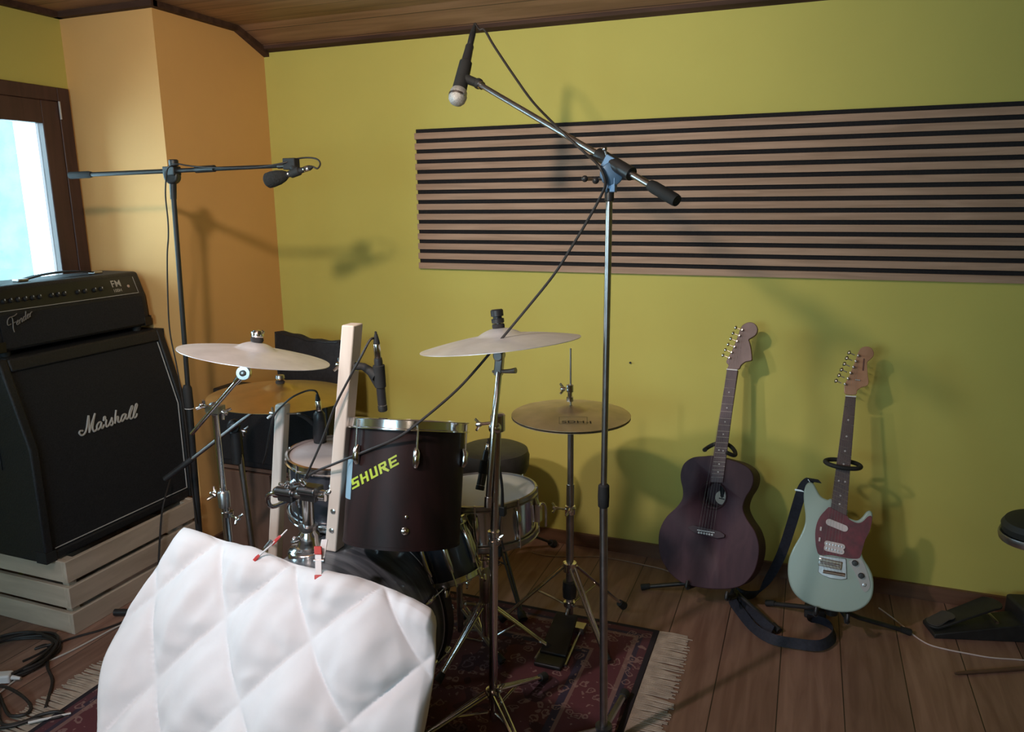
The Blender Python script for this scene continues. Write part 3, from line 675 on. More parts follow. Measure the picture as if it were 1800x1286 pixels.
# ================================================================== TOMS
vd = Vector((-.485, .875, 0)); rt = Vector((.875, .485, 0))
n1 = (UPZ+vd*.285+rt*.10).normalized()
T1 = PD(718, 748, 2.12)
tom, tsh, tbot = drum('tom_drum', 'dark mahogany tom drum with chrome rim and lime green block lettering', T1, n1, .158, .315, brown_lac, head_m, chrome, nlug=6, lug_len=.048, phase=0, bottom=False, u=rt*.93-vd*.38, hoop_h=.026)
obj('bottom_rim', MB().lathe([(.150, -.002), (.159, -.002), (.159, .006), (.152, .008)], tbot, n1, 64, close=True), brown_lac, tom)
# vent and bracket bolts on the shell, lettering sticker: points found where the sight ray meets the shell
def on_shell(u, v, c, axn, R_, eps=.0008):
    d = ray(u, v); o = EYE-c
    dp = d-axn*d.dot(axn); op = o-axn*o.dot(axn)
    A = dp.dot(dp); B = 2*dp.dot(op); C = op.dot(op)-(R_+eps)**2; D_ = max(0, B*B-4*A*C)
    s = (-B-math.sqrt(D_))/(2*A); return EYE+d*s
for u, v, s in ((712, 933, .0065), (714, 908, .003)):
    p = on_shell(u, v, tbot, n1, .158); o = (p-tbot); o = (o-n1*o.dot(n1)).normalized()
    obj('shell_bolt', MB().lathe([(s*1.5, 0), (s*1.5, .002), (s*.9, .004), (0, .0045)], p, o, 16), chrome, tom)
SX_, SY_, SO = Vector((355, -195)), Vector((-18, -74)), Vector((1198, 688))
def letter_pts(x, y):  # unit text square -> pixel in the photograph frame
    q = SO+SX_*x+SY_*y; return 340+q.x/4.287, 700+q.y/4.287
lw = .19
blocks = []
def st_(x0, y0, x1, y1, w=lw, horiz=None):
    # stroke as a quad; vertical strokes get width in x, horizontal ones in y
    if abs(x1-x0)*4.8 > abs(y1-y0): blocks.append([(x0, y0-w/2), (x1, y1-w/2), (x1, y1+w/2), (x0, y0+w/2)])
    else: k = w/4.8*1.15; blocks.append([(x0-k/2, y0), (x0+k/2, y0), (x1+k/2, y1), (x1-k/2, y1)])
# S
st_(.0, .10, .155, .10); st_(.02, .50, .155, .50); st_(.02, .90, .165, .90); st_(.04, .5, .04, .9); st_(.135, .1, .135, .5)
# H
st_(.225, 0, .225, 1); st_(.335, 0, .335, 1); st_(.225, .5, .335, .5)
# U
st_(.425, .05, .425, 1); st_(.53, .05, .53, 1); st_(.405, .10, .55, .10)
# R
st_(.615, 0, .615, 1); st_(.615, .9, .73, .9); st_(.73, .5, .73, .95); st_(.615, .52, .73, .52); st_(.66, .45, .76, -.02, .3); blocks.append([(.66, .46), (.71, .46), (.79, -.08), (.735, -.06)])
# E
st_(.83, 0, .83, 1); st_(.82, .90, .985, .90); st_(.82, .5, .96, .5); st_(.82, .10, .99, .10)
ml = MB()
for bl in blocks:
    nsub = 4; gp = []
    for j in range(nsub+1):
        for i in range(nsub+1):
            a = Vector(bl[0]).lerp(Vector(bl[1]), i/nsub); c = Vector(bl[3]).lerp(Vector(bl[2]), i/nsub); q = a.lerp(c, j/nsub)
            gp.append(on_shell(*letter_pts(q.x, q.y), tbot, n1, .158))
    k = nsub+1
    ml.add(gp, [(j*k+i, j*k+i+1, (j+1)*k+i+1, (j+1)*k+i) for j in range(nsub) for i in range(nsub)])
obj('lettering', ml, mat('lime_sticker', (.37, .47, .035), .5), tom, label='lime green block lettering sticker')
# pale blue sticker wrapped round the left edge of the shell
ms = MB(); gp = []
for j in range(9):
    for i in range(7):
        a = (i/6*.55-.06); z = .115+.105*j/8
        # measured round the shell from its left edge as seen from the front
        ul = -rt; wl = n1.cross(ul).normalized(); ul = wl.cross(n1).normalized()
        o = ul*math.cos(a)+wl*math.sin(a); gp.append(tbot+n1*z+o*.1588)
ms.add(gp, [(j*7+i, j*7+i+1, (j+1)*7+i+1, (j+1)*7+i) for j in range(8) for i in range(6)])
obj('side_sticker', ms, mat('pale_blue_sticker', (.22, .36, .46), .45), tom, label='pale blue sticker on the left edge of the shell')

T2 = PD(597, 798, 2.38)
tom2, _, b2 = drum('tom_drum', 'dark blue tom drum with worn grey head behind the tall white batten', T2, (UPZ+vd*-.03+rt*.03).normalized(), .152, .178, navy_m, head_grey, chrome, nlug=6, lug_len=.045, phase=.5, hoop_h=.02)
T3 = PD(773, 922, 2.29)
tom3, _, b3 = drum('tom_drum', 'small dark blue drum half hidden behind the lime lettered tom, below the snare', T3, (UPZ+vd*.26+rt*-.30).normalized(), .072, .16, navy_m, mat('black_drum_head', (.02, .02, .02), .6), chrome, nlug=6, lug_len=.1, phase=.2, hoop_h=.018, long_lug=True)
# its low tripod stand
sc = PZ(810, 1122, RUGZ)
t = thing('drum_stand', (sc.x, sc.y, RUGZ), 'low dark tripod stand holding the small blue drum beside the bass drum', 'stand')
topz = b3.z-.03
obj('pole', MB().tube([(sc.x, sc.y, RUGZ+.03), (sc.x, sc.y, topz)], .011, 14), chrome_dull, t)
clamp(t, (sc.x, sc.y, .23), UPZ, .012, .03, (.04, -.02, .01))
for k in range(3):
    a = .6+k*2.094; d = Vector((math.cos(a), math.sin(a), 0))
    e = Vector((b3.x, b3.y, b3.z-.026))+d*.085
    obj('basket_arm', MB().tube([(sc.x, sc.y, topz-.01), Vector((sc.x, sc.y, topz-.015)).lerp(e, .75)+Vector((0, 0, -.012)), e, e+Vector((0, 0, .02))], .005, 8, smooth=3), chrome, t)
tripod(t, sc, .135, .05, .22, (-2.6, -.45, 1.4), .008, chrome_dull, RUGZ)

# ================================================================== SNARE, ITS STAND, THRONE
T4 = PD(846, 862, 2.50)
n4 = (UPZ+vd*.06+rt*-.03).normalized()
snare, ssh, b4 = drum('snare_drum', 'chrome snare drum with white head in front of the black drum throne', T4, n4, .172, .135, chrome, head_m, chrome_dull, nlug=8, lug_len=.09, phase=.3, hoop_h=.018, long_lug=True)
q = T4+rt*.17-n4*.07-vd*.04
m = MB(); m.box(q+rt*.010, (.018, .026, .06)); m.tube([q+rt*.02+n4*.03, q+rt*.034+n4*.02, q+rt*.032-n4*.05], .0045, 8, smooth=3)
obj('throw_off', m, chrome, snare, bevel=.003)
sc = Vector((b4.x+.0, b4.y+.02, 0))
sc = PZ(850, 1082, 0); sc = Vector((b4.x, b4.y, RUGZ))
t = thing('snare_stand', (sc.x, sc.y, RUGZ), 'chrome basket stand carrying the snare drum', 'stand')
obj('pole', MB().tube([(sc.x, sc.y, RUGZ+.03), (sc.x, sc.y, b4.z-.07)], .0125, 16), chrome, t)
obj('pole_sleeve', MB().lathe([(.015, 0), (.017, .003), (.017, .13), (.015, .133)], (sc.x, sc.y, .20), UPZ, 20), chrome_dull, t)
clamp(t, (sc.x, sc.y, .345), UPZ, .014, .03, (.05, -.02, 0))
for k in range(3):
    a = 1.2+k*2.094; d = Vector((math.cos(a), math.sin(a), 0)); e = Vector((b4.x, b4.y, b4.z-.014))+d*.17
    ba = obj('basket_arm', MB().tube([(sc.x, sc.y, b4.z-.09), Vector((sc.x, sc.y, b4.z-.06)).lerp(e, .5)+Vector((0, 0, -.02)), e-d*.01+Vector((0, 0, -.012)), e+d*.014+Vector((0, 0, .006)), e+d*.016+Vector((0, 0, .035))], .0055, 8, smooth=4), chrome, t)
    obj('rubber_sleeve', MB().tube([e+d*.0145+Vector((0, 0, .008)), e+d*.016+Vector((0, 0, .037))], .008, 10), rubber, ba)
tripod(t, sc, .19, .06, .23, (-1.9, .35, 2.3), .008, chrome, RUGZ)

tc = PD(868, 803, 3.05)
t = thing('drum_throne', (tc.x, tc.y, 0), 'round black padded drum throne by the yellow wall behind the snare', 'stool')
seat = tc.z+.045
obj('seat', MB().lathe([(.0, -.105), (.115, -.105), (.132, -.098), (.141, -.075), (.143, -.035), (.136, -.012), (.115, -.002), (.06, .001), (0, .001)], (tc.x, tc.y, seat), UPZ, 48), mat('black_seat_vinyl', (.028, .026, .026), .5, var=.15, scale=60, bump=.1), t)
obj('post', MB().tube([(tc.x, tc.y, .06), (tc.x, tc.y, seat-.1)], .014, 16), black, t)
clamp(t, (tc.x, tc.y, .27), UPZ, .016, .04, (.05, 0, 0), black)
fd = PZ(974, 957, .012)-Vector((tc.x, tc.y, .012)); fa = math.atan2(fd.y, fd.x)
tripod(t, tc, .235, .08, fd.length, (fa, fa+2.094, fa-2.094), .009, black, 0, True, .018)

# ================================================================== HI-HAT
hc = Vector((-.636, 2.122, 0))
CH = PY(1003.5, 727, 2.40)
hc.x, hc.y = CH.x, CH.y
t = thing('hi_hat_stand', (hc.x, hc.y, RUGZ), 'chrome hi-hat stand with pedal on the rug right of the snare', 'stand')
obj('lower_tube', MB().tube([(hc.x, hc.y, RUGZ+.03), (hc.x, hc.y, .56)], .0135, 20), chrome_dull, t)
obj('upper_tube', MB().tube([(hc.x, hc.y, .55), (hc.x, hc.y, CH.z-.035)], .0105, 18), chrome_dull, t)
obj('pull_rod', MB().tube([(hc.x, hc.y, CH.z-.05), PY(1003, 612, hc.y)], .0032, 10), steel, t)
c = obj('seat_cup', MB().lathe([(.012, -.03), (.024, -.024), (.027, -.012), (.012, -.010)], CH, UPZ, 24), black, t)
cl = PY(1002, 683, hc.y)
obj('clutch', MB().lathe([(.006, -.045), (.012, -.043), (.012, -.028), (.008, -.026), (.008, -.012), (.0125, -.010), (.0125, .014), (.007, .016)], cl, UPZ, 18), chrome, t)
wingnut(t, cl+Vector((-.02, -.008, .0)), (-.9, -.4, .1), 1.0)
zc_ = PY(999, 895, hc.y).z
clamp(t, (hc.x, hc.y, zc_), UPZ, .0145, .035, (-.045, -.03, .012)); wingnut(t, (hc.x+.01, hc.y-.03, zc_+.01), (.3, -.9, 0), 1.1)
zh = PY(1000, 995, hc.y).z
obj('leg_hub', MB().lathe([(.014, -.02), (.024, -.016), (.024, .016), (.014, .02)], (hc.x, hc.y, zh), UPZ, 20), chrome, t)
obj('spring_housing', MB().lathe([(.015, -.045), (.024, -.04), (.026, -.01), (.024, .02), (.015, .024)], (hc.x, hc.y, PY(1000, 1030, hc.y).z), UPZ, 20), black, t)
zb2 = PY(1000, 1060, hc.y).z
obj('brace_collar', MB().lathe([(.0145, -.01), (.021, -.008), (.021, .008), (.0145, .01)], (hc.x, hc.y, zb2), UPZ, 18), chrome, t)
tripod(t, hc, zh, zb2, .25, (3.35, -.75, .9), .0085, chrome, RUGZ, True, .016)
pd = obj('foot_board', MB().prism([(hc.x-.045, hc.y-.20, RUGZ+.022), (hc.x+.05, hc.y-.20, RUGZ+.022), (hc.x+.04, hc.y-.03, RUGZ+.075), (hc.x-.04, hc.y-.03, RUGZ+.075)], (0, 0, -.012)), mat('dark_pedal_metal', (.03, .028, .03), .45, .6), t, bevel=.004)
obj('heel_plate', box2((hc.x-.045, hc.y-.262, RUGZ), (hc.x+.05, hc.y-.20, RUGZ+.016)), mat('dark_pedal_metal', (.03, .028, .03), .45, .6), pd, bevel=.006)
obj('base_frame', MB().tube([(hc.x-.05, hc.y-.23, RUGZ+.006), (hc.x-.045, hc.y-.02, RUGZ+.006)], .005, 8).tube([(hc.x+.055, hc.y-.23, RUGZ+.006), (hc.x+.045, hc.y-.02, RUGZ+.006)], .005, 8).box((hc.x, hc.y-.005, RUGZ+.012), (.12, .04, .024)), chrome_dull, pd)
obj('pedal_chain', MB().tube([(hc.x, hc.y-.035, RUGZ+.07), (hc.x, hc.y, RUGZ+.10)], .005, 8), steel, pd)
HD = 209*(CH-EYE).dot(FW)/F
def hat(c, n, lab): return cymbal('hi_hat_cymbal', c, n, HD, bronze, lab, bell=.05, bellh=.016, bow=.016, group='pair of hi-hat cymbals')
top_hat = hat(CH+Vector((0, 0, -.002)), UPZ, 'upper bronze hi-hat cymbal with small printed box, right of the snare')
hat(CH+Vector((0, 0, -.010)), -UPZ, 'lower bronze hi-hat cymbal facing down under the upper one')
# printed box with letters on the upper hat
def on_hat(u, v): return PZ(u, v, CH.z+.0072)
m = MB()
ink = mat('dark_print', (.05, .03, .02), .6)
for a, b_ in (((983, 735), (1032, 735)), ((983, 735), (983, 744)), ((1032, 735), (1032, 744)), ((983, 744), (1032, 744))):
    m.tube([on_hat(*a), on_hat(*b_)], .0006, 6)
ex = (on_hat(1030, 742)-on_hat(986, 742)); ex.normalize(); ey = Vector((-ex.y, ex.x, 0))
text_on(m, 'SDH-I', on_hat(987, 743.2), ex*1.45, ey*1.0, .019)
for i in range(len(m.v)):  # follow the bow of the cymbal
    r = math.hypot(m.v[i].x-CH.x, m.v[i].y-CH.y); k = (r-.05)/(HD/2-.05)
    m.v[i].z = CH.z-.002+.016*(1-max(0, k)**1.35)+.0009+(m.v[i].z-(CH.z+.0072))*.3
lo = obj('printed_box', m, ink, top_hat, smooth=False)

# ================================================================== RIGHT CRASH CYMBAL AND ITS BOOM STAND
cc = Vector((PY(866, 1215, 1.82).x, 1.82, RUGZ))
CR = PD(878, 590, 2.04)
nR = (UPZ+rt*-.085+vd*.105).normalized()
cymbal('crash_cymbal', CR-nR*.022, nR, .432, bronze_pale, 'pale pinkish crash cymbal high up in front of the yellow wall, right of the tom', bell=.06, bellh=.02, bow=.024)
t = thing('cymbal_stand', cc, 'tall chrome cymbal stand on the rug between the bass drum and the hi-hat', 'stand')
jt = PY(875, 742, 1.83)
hubz = PY(866, 1216, 1.82).z
low = PY(868, 945, 1.822)
obj('lower_tube', MB().tube([(cc.x, cc.y, RUGZ+.02), low], .0125, 20), chrome, t)
obj('tube_collar', MB().lathe([(.013, -.022), (.0165, -.02), (.0165, -.006), (.0145, -.004), (.0145, .004), (.0165, .006), (.0165, .02), (.013, .022)], low, UPZ, 20), chrome, t)
wingnut(t, low+Vector((.018, -.012, .005)), (.9, -.4, 0), .8)
obj('upper_tube', MB().tube([low, jt], .0105, 18), chrome, t)
tl = PY(878, 650, 1.86)
cq = clamp(t, jt, UPZ, .016, .05, (-.045, -.02, -.004)); obj('boom_joint', MB().ball(jt+Vector((0, -.02, -.01)), .018, 16), chrome, t)
obj('boom_arm', MB().tube([PY(858, 884, 1.795), PY(868, 745, 1.80), tl], .0085, 16), chrome, t)
obj('boom_tip', MB().tube([PY(857.5, 890, 1.795), PY(858.6, 872, 1.795)], .0105, 14), chrome, t)
b = MB().box(tl+Vector((0, 0, .02)), (.022, .02, .07), Matrix.Rotation(.1, 3, 'Y')); b.lathe([(.014, -.014), (.014, .014)], tl+Vector((0, 0, .04)), (0, 1, 0), 16)
til = obj('tilter', b, chrome_dull, t, bevel=.003)
obj('tilter_knob', MB().tube([tl+Vector((-.02, 0, -.006)), tl+Vector((.03, -.005, .0)), tl+Vector((.05, -.008, .004))], [.004, .006, .008], 10), chrome_dull, til)
obj('spindle', MB().tube([tl+Vector((0, 0, .045)), CR-nR*.01, CR+nR*.055], .004, 10), steel, t)
obj('felt', MB().lathe([(.016, 0), (.017, .006), (.016, .012)], CR+nR*.02, nR, 20), cloth_black, t)
obj('sleeve_nut', MB().lathe([(.015, 0), (.017, .003), (.017, .012), (.012, .013), (.012, .018), (.017, .019), (.017, .034), (.014, .037), (0, .037)], CR+nR*.034, nR, 20), black, t)
tripod(t, cc, hubz, RUGZ+.05, .27, (-2.35, -.75, 1.3), .0085, chrome, RUGZ, True, .015)
obj('leg_collar', MB().lathe([(.013, -.012), (.02, -.01), (.02, .01), (.013, .012)], (cc.x, cc.y, hubz), UPZ, 18), chrome, t)
wingnut(t, (cc.x+.024, cc.y-.012, hubz+.02), (.9, -.3, .2), 1.0)

# ================================================================== LEFT CRASH CYMBAL AND ITS BOOM STAND
CL = PD(450, 613, 2.11)
rl = Vector((math.cos(YAW+.32), math.sin(YAW+.32), 0)); vl = Vector((-rl.y, rl.x, 0))
nL = (UPZ+rl*.185+vl*.04).normalized()
cymbal('crash_cymbal', CL-nL*.02, nL, .405, bronze_pale, 'pale crash cymbal above the golden ride cymbal, in front of the orange wall', bell=.055, bellh=.02, bow=.02)
yS = CL.y+.05
jl = PY(377, 718, yS); fl = PY(402, 955, yS+.02)
base = Vector((PY(412, 1040, yS+.02).x, yS+.03, RUGZ)); base.x = fl.x+(fl.x-jl.x)*.2
t = thing('cymbal_stand', base, 'chrome boom cymbal stand left of the bass drum carrying the pale crash cymbal', 'stand')
k1 = PY(394, 876, yS+.015)
obj('lower_tube', MB().tube([(base.x, base.y, RUGZ+.02), k1], .0128, 20), chrome, t)
obj('upper_tube', MB().tube([k1, jl], .0095, 18), chrome, t)
obj('tube_collar', MB().lathe([(.012, -.028), (.018, -.026), (.019, .02), (.015, .026)], k1, UPZ, 20), chrome_dull, t)
wingnut(t, k1+Vector((-.026, -.012, .014)), (-.9, -.3, .4), 1.1)
kk = PY(400, 902, yS+.02); clamp(t, kk, UPZ, .015, .02, (.055, -.02, 0))
obj('boom_clamp', MB().ball(jl, .021, 16).box(jl+Vector((.012, -.01, .004)), (.05, .03, .022)), chrome_dull, t)
wingnut(t, jl+Vector((-.012, -.03, .016)), (-.4, -.8, .4), 1.0); wingnut(t, jl+Vector((.04, -.006, -.006)), (.9, .2, -.5), 1.0)
tj = PY(429, 655, CL.y+.02)
bd = (tj-PY(337, 762, yS-.02)).normalized()
obj('boom_arm', MB().tube([PY(337, 762, yS-.02), tj], .0065, 14), chrome, t)
b = MB().lathe([(.019, -.010), (.021, -.006), (.021, .006), (.019, .010)], tj, (.35, -.93, .1), 24); b.tube([tj-bd*.045, tj-bd*.01], [.009, .012], 14)
til = obj('tilter', b, chrome, t); obj('tilter_bolt', MB().lathe([(.009, .008), (.009, .014), (.004, .016), (0, .016)], tj, (.35, -.93, .1), 14), chrome_dull, til)
obj('spindle', MB().tube([tj, tj+Vector((.012, 0, .03)), CL-nL*.01, CL+nL*.05], .0042, 10), steel, t)
obj('felt', MB().lathe([(.016, 0), (.018, .006), (.016, .012)], CL+nL*.02, nL, 20), cloth_black, t)
obj('wing_nut', MB().lathe([(.015, 0), (.017, .004), (.016, .012), (.011, .019), (0, .021)], CL+nL*.033, nL, 20).ball(CL+nL*.046+rl*.012, .006, 10).ball(CL+nL*.046-rl*.012, .006, 10), chrome, t)
tripod(t, base, .30, .10, .26, (1.9, -2.2, 4.0+2.0), .0085, chrome, RUGZ, True, .015)

# ================================================================== RIDE CYMBAL AND ITS BOOM STAND
CRd = PD(493, 684, 2.72)
nD = (UPZ+rl*.03).normalized()
cymbal('ride_cymbal', CRd-nD*.022, nD, .50, bronze_gold, 'large golden ride cymbal below the pale crash, in front of the black corner cabinet', bell=.06, bellh=.02, bow=.026)
yR = CRd.y-.06
jr = PY(411, 748, yR)
base = Vector((PY(452, 925, yR).x, yR+.0, 0)); b0_ = PY(440, 880, yR)
base = Vector((b0_.x+.006, yR, RUGZ if base.x > RX0 and base.y < RY1 else 0))
t = thing('cymbal_stand', base, 'dark boom stand with angled arm behind the chrome one, reaching under the golden cymbal', 'stand')
mid = PY(421, 792, yR)
obj('lower_tube', MB().tube([(base.x, base.y, base.z+.02), mid], .0105, 18), chrome_dull, t)
obj('grip_sleeve', MB().lathe([(.014, -.075), (.0215, -.07), (.0215, .045), (.016, .05)], PY(416, 780, yR), UPZ, 20), black, t)
obj('boom_clamp', MB().ball(jr, .024, 16).lathe([(.02, -.02), (.02, .02)], jr, (.5, -.8, 0), 18), black, t)
wingnut(t, jr+Vector((.05, -.01, -.012)), (.9, .1, -.1), 1.0, chrome_dull)
e0 = PY(292, 840, yR-.20); e0 = PY(330, 812, yR-.10); tip = PY(468, 706, yR+.02)
obj('boom_arm', MB().tube([e0, tip], .0075, 14), chrome_dull, t)
obj('boom_grip', MB().tube([PY(290, 842, yR-.135), PY(338, 806, yR-.094)], .011, 14), black, t)
obj('spindle', MB().tube([tip, CRd-nD*.05, CRd+nD*.045], .0042, 10), steel, t)
obj('felt', MB().lathe([(.015, 0), (.016, .012)], CRd+nD*.018, nD, 18), cloth_black, t)
obj('wing_nut', MB().lathe([(.010, 0), (.013, .006), (.017, .012), (.015, .022), (0, .024)], CRd+nD*.030, nD, 18), chrome_dull, t)
tripod(t, base, .26, .10, .24, (2.6, .5, -1.6), .0085, chrome_dull, base.z, True, .015)
# ================================================================== WHITE BATTENS WITH TOM MICROPHONES
batten_m = wood('whitewashed_pine', (.52, .44, .38), (.66, .58, .52), .55, (9, 9, 1.1))
def bassz(x): return BC.z+math.sqrt(max(0, BR**2-(x-BX)**2))
yb = 1.665
x0, x1 = PY(600, 640, yb).x, PY(618, 640, yb).x
xb0, xb1 = PY(568.5, 945, yb).x, PY(588, 945, yb).x
zt1 = PY(600, 571, yb).z; dpt = .046
zb1 = bassz(xb0)+.001
t = thing('wooden_batten', ((xb0+xb1)/2, yb+dpt/2, zb1), 'tall white wooden batten standing on the bass drum left of the lime lettered tom', 'batten')
def bx_at(z): k = (z-zb1)/(zt1-zb1); return xb0+(PY(600, 571, yb).x-xb0)*k
wb = .0375
cz = [bx_at(zb1), bx_at(zt1)]
obj('post', MB().hexa([(cz[0], yb, zb1), (cz[0]+wb, yb, zb1), (cz[0]+wb, yb+dpt, zb1), (cz[0], yb+dpt, zb1), (cz[1], yb, zt1), (cz[1]+wb, yb, zt1), (cz[1]+wb, yb+dpt, zt1), (cz[1], yb+dpt, zt1)]), batten_m, t, bevel=.004)
for v in (897, 931):
    q = PY(577, v, yb); q.x = bx_at(q.z)+wb*.5
    obj('screw', MB().lathe([(.008, 0), (.008, .0015), (.0055, .003), (0, .0035)], q, (0, -1, 0), 16), steel, t)
q = PY(606, 645, yb); q.x = bx_at(q.z)+wb*.45
obj('clip_bolt', MB().tube([q+Vector((-.036, .022, 0)), q+Vector((.04, .022, 0))], .003, 10), chrome, t)
wingnut(t, q+Vector((-.026, .022, 0)), (-1, 0, 0), 1.0, chrome)
obj('washer', MB().lathe([(.013, 0), (.013, .003)], q+Vector((.0225, .022, 0)), (1, 0, 0), 20), chrome, t)
def pencil_mic(name, label, a, b, r=.0115, ring=True):
    """a = cable end, b = head end"""
    a = Vector(a); b = Vector(b); d = (b-a); L = d.length; d.normalize()
    t = thing(name, b, label, 'microphone')
    obj('body', MB().lathe([(r*.86, 0), (r*.95, L*.05), (r*.95, L*.45), (r, L*.5), (r, L*.87), (r*.93, L*.875)], a, d, 24), mat('mic_black', (.025, .024, .027), .38), t)
    obj('ring', MB().lathe([(r*.96, L*.872), (r*1.02, L*.876), (r*1.02, L*.888), (r*.96, L*.892)], a, d, 24), chrome_dull, t)
    obj('head_grille', MB().lathe([(r*.98, L*.89), (r*1.06, L*.9), (r*1.06, L*.985), (r*.9, L), (0, L)], a, d, 24), mat('mic_mesh_black', (.02, .02, .02), .6, .3, var=.4, scale=300), t)
    return t, d, L
def xlr(parent_cable, a, d):
    pass
def cable_with_plug(name, label, a, d, pts, r=.0031, plug_len=.058, smooth=8, plug=None):
    """a = socket on the microphone, d = direction out of it"""
    a = Vector(a); d = Vector(d).normalized()
    t = thing(name, a, label, 'cable')
    obj('connector', MB().lathe([(.0085, 0), (.0092, .002), (.0092, plug_len*.62), (.0085, plug_len*.65), (.0075, plug_len*.66)], a+d*.001, d, 20), plug or chrome, t, label='black cable connector' if plug else 'silver cable connector')
    obj('strain_relief', MB().lathe([(.0085, plug_len*.65), (.0078, plug_len*.8), (.0042, plug_len*1.1)], a, d, 16), rubber, t)
    P = [a+d*plug_len*1.0, a+d*(plug_len*1.2)]+[Vector(p) for p in pts]
    obj('cable', MB().tube(P, r, 8, smooth=smooth), cable_m, t)
    return t
ym = yb+.022
A1, B1 = PY(664.5, 629, ym), PY(673, 722, ym+.012)
m1, d1, _ = pencil_mic('microphone', 'black pencil microphone hanging from the tall white batten over the lime lettered tom', A1, B1, .0118)
qc = q+Vector((.026, .022, 0)); mc_ = A1.lerp(B1, .33)
cl = MB(); cl.tube([qc, qc+Vector((.02, 0, 0)), (qc+mc_)/2+Vector((.006, 0, 0)), mc_-Vector((.010, 0, 0))], [.011, .010, .012, .016], 12); cl.lathe([(.0125, -.03), (.0155, -.028), (.0145, .03), (.0125, .032)], mc_, d1, 20)
cl.tube([qc+Vector((.03, 0, -.004)), A1.lerp(B1, .55)-Vector((.010, 0, 0))], [.007, .006], 8)
obj('mic_clip', cl, rubber, t)
kz = PY(540, 832, 1.64)
cable_with_plug('microphone_cable', 'black lead from the pencil microphone across the tall white batten to the tom mount', A1, -d1,
    [PY(660, 593, ym-.004), PY(650, 598, ym-.02), PY(634, 628, yb-.012), PY(610, 672, yb-.014), PY(588, 716, yb-.02), PY(566, 774, yb-.02), PY(548, 815, yb-.025), PY(537, 838, yb-.02), PY(529, 850, yb+.0)], .0031)

y2 = 1.905
z2 = PY(495, 712, y2).z
xb = PY(484, 730, y2).x; xw = PY(471, 950, y2).x
t = thing('wooden_batten', (xw+.018, y2+.02, RUGZ), 'shorter white wooden batten left of the chrome tom mount and worn drum head', 'batten')
def b2(z): k = (z-RUGZ)/(z2-RUGZ); zz = PY(471, 950, y2).z; s = (xb-xw)/(z2-zz); return xw+(z-zz)*s
obj('post', MB().hexa([(b2(RUGZ), y2, RUGZ), (b2(RUGZ)+.036, y2, RUGZ), (b2(RUGZ)+.036, y2+.036, RUGZ), (b2(RUGZ), y2+.036, RUGZ), (b2(z2), y2, z2), (b2(z2)+.036, y2, z2), (b2(z2)+.036, y2+.036, z2), (b2(z2), y2+.036, z2)]), batten_m, t, bevel=.006)
q = PY(503, 729, y2+.018)
obj('clip_bolt', MB().tube([q+Vector((-.05, 0, 0)), PY(528, 727, y2+.018)], .0028, 10), chrome_dull, t)
wingnut(t, q+Vector((-.052, 0, 0)), (-1, 0, 0), 1.0, chrome_dull)
A2, B2 = PY(561, 722, y2+.06), PY(563, 785, y2+.075)
m2 = thing('microphone', B2, 'stubby black drum microphone pointing down at the worn drum head beside the shorter white batten', 'microphone')
d2 = (B2-A2).normalized(); L2 = (B2-A2).length
obj('body', MB().lathe([(.011, 0), (.018, L2*.08), (.0205, L2*.3), (.0215, L2*.6), (.021, L2*.78), (.019, L2*.8)], A2, d2, 24), mat('mic_black', (.025, .024, .027), .38), m2)
obj('head_grille', MB().lathe([(.019, L2*.79), (.020, L2*.82), (.020, L2*.97), (.016, L2), (0, L2)], A2, d2, 24), mat('mic_mesh_black', (.02, .02, .02), .6, .3), m2)
obj('mic_clip', MB().tube([PY(524, 727, y2+.018), PY(540, 735, y2+.04), A2.lerp(B2, .4)-Vector((.015, 0, 0))], [.006, .008, .010], 10, smooth=4), rubber, t)
cable_with_plug('microphone_cable', 'black lead arching from the stubby drum microphone over the shorter white batten', A2, (-.06, 0, 1),
    [PY(552, 686, y2+.05), PY(538, 687, y2+.04), PY(515, 697, y2+.01), PY(498, 711, y2-.004), PY(482, 730, y2-.01), PY(474, 760, y2-.008), PY(468, 795, y2+.01), PY(462, 815, y2+.06)], .003, .05)

# microphone over the snare, clipped to the front cymbal stand
A3, B3 = PD(857, 792, 2.28), PD(843, 861, 2.26)
m3, d3, L3 = pencil_mic('microphone', 'short black microphone aimed down at the white snare head beside the chrome cymbal stand', A3, B3, .0125)
t = thing('gooseneck_holder', PD(872, 800, 2.27), 'small black clamp arm holding the microphone above the snare head', 'clamp')
obj('arm', MB().tube([A3.lerp(B3, .4), PD(862, 800, 2.24), PD(874, 808, 2.2), snare.location*0+PD(882, 850, 2.22), PD(884, 893, 2.26)], .0042, 10, smooth=5), black, t)
obj('clip', MB().lathe([(.013, -.02), (.016, -.018), (.016, .018), (.013, .02)], A3.lerp(B3, .42), d3, 18), rubber, t)
obj('rim_clamp', MB().box(PD(884, 897, 2.26), (.018, .022, .03)), black, t, bevel=.003)
cable_with_plug('microphone_cable', 'black lead running from the snare microphone down behind the chrome cymbal stand', A3, -d3,
    [PD(858, 772, 2.27), PD(866, 778, 2.27), PD(880, 830, 2.25), PD(882, 880, 2.26), PD(878, 930, 2.26), PD(886, 965, 2.3)], .003, .03)

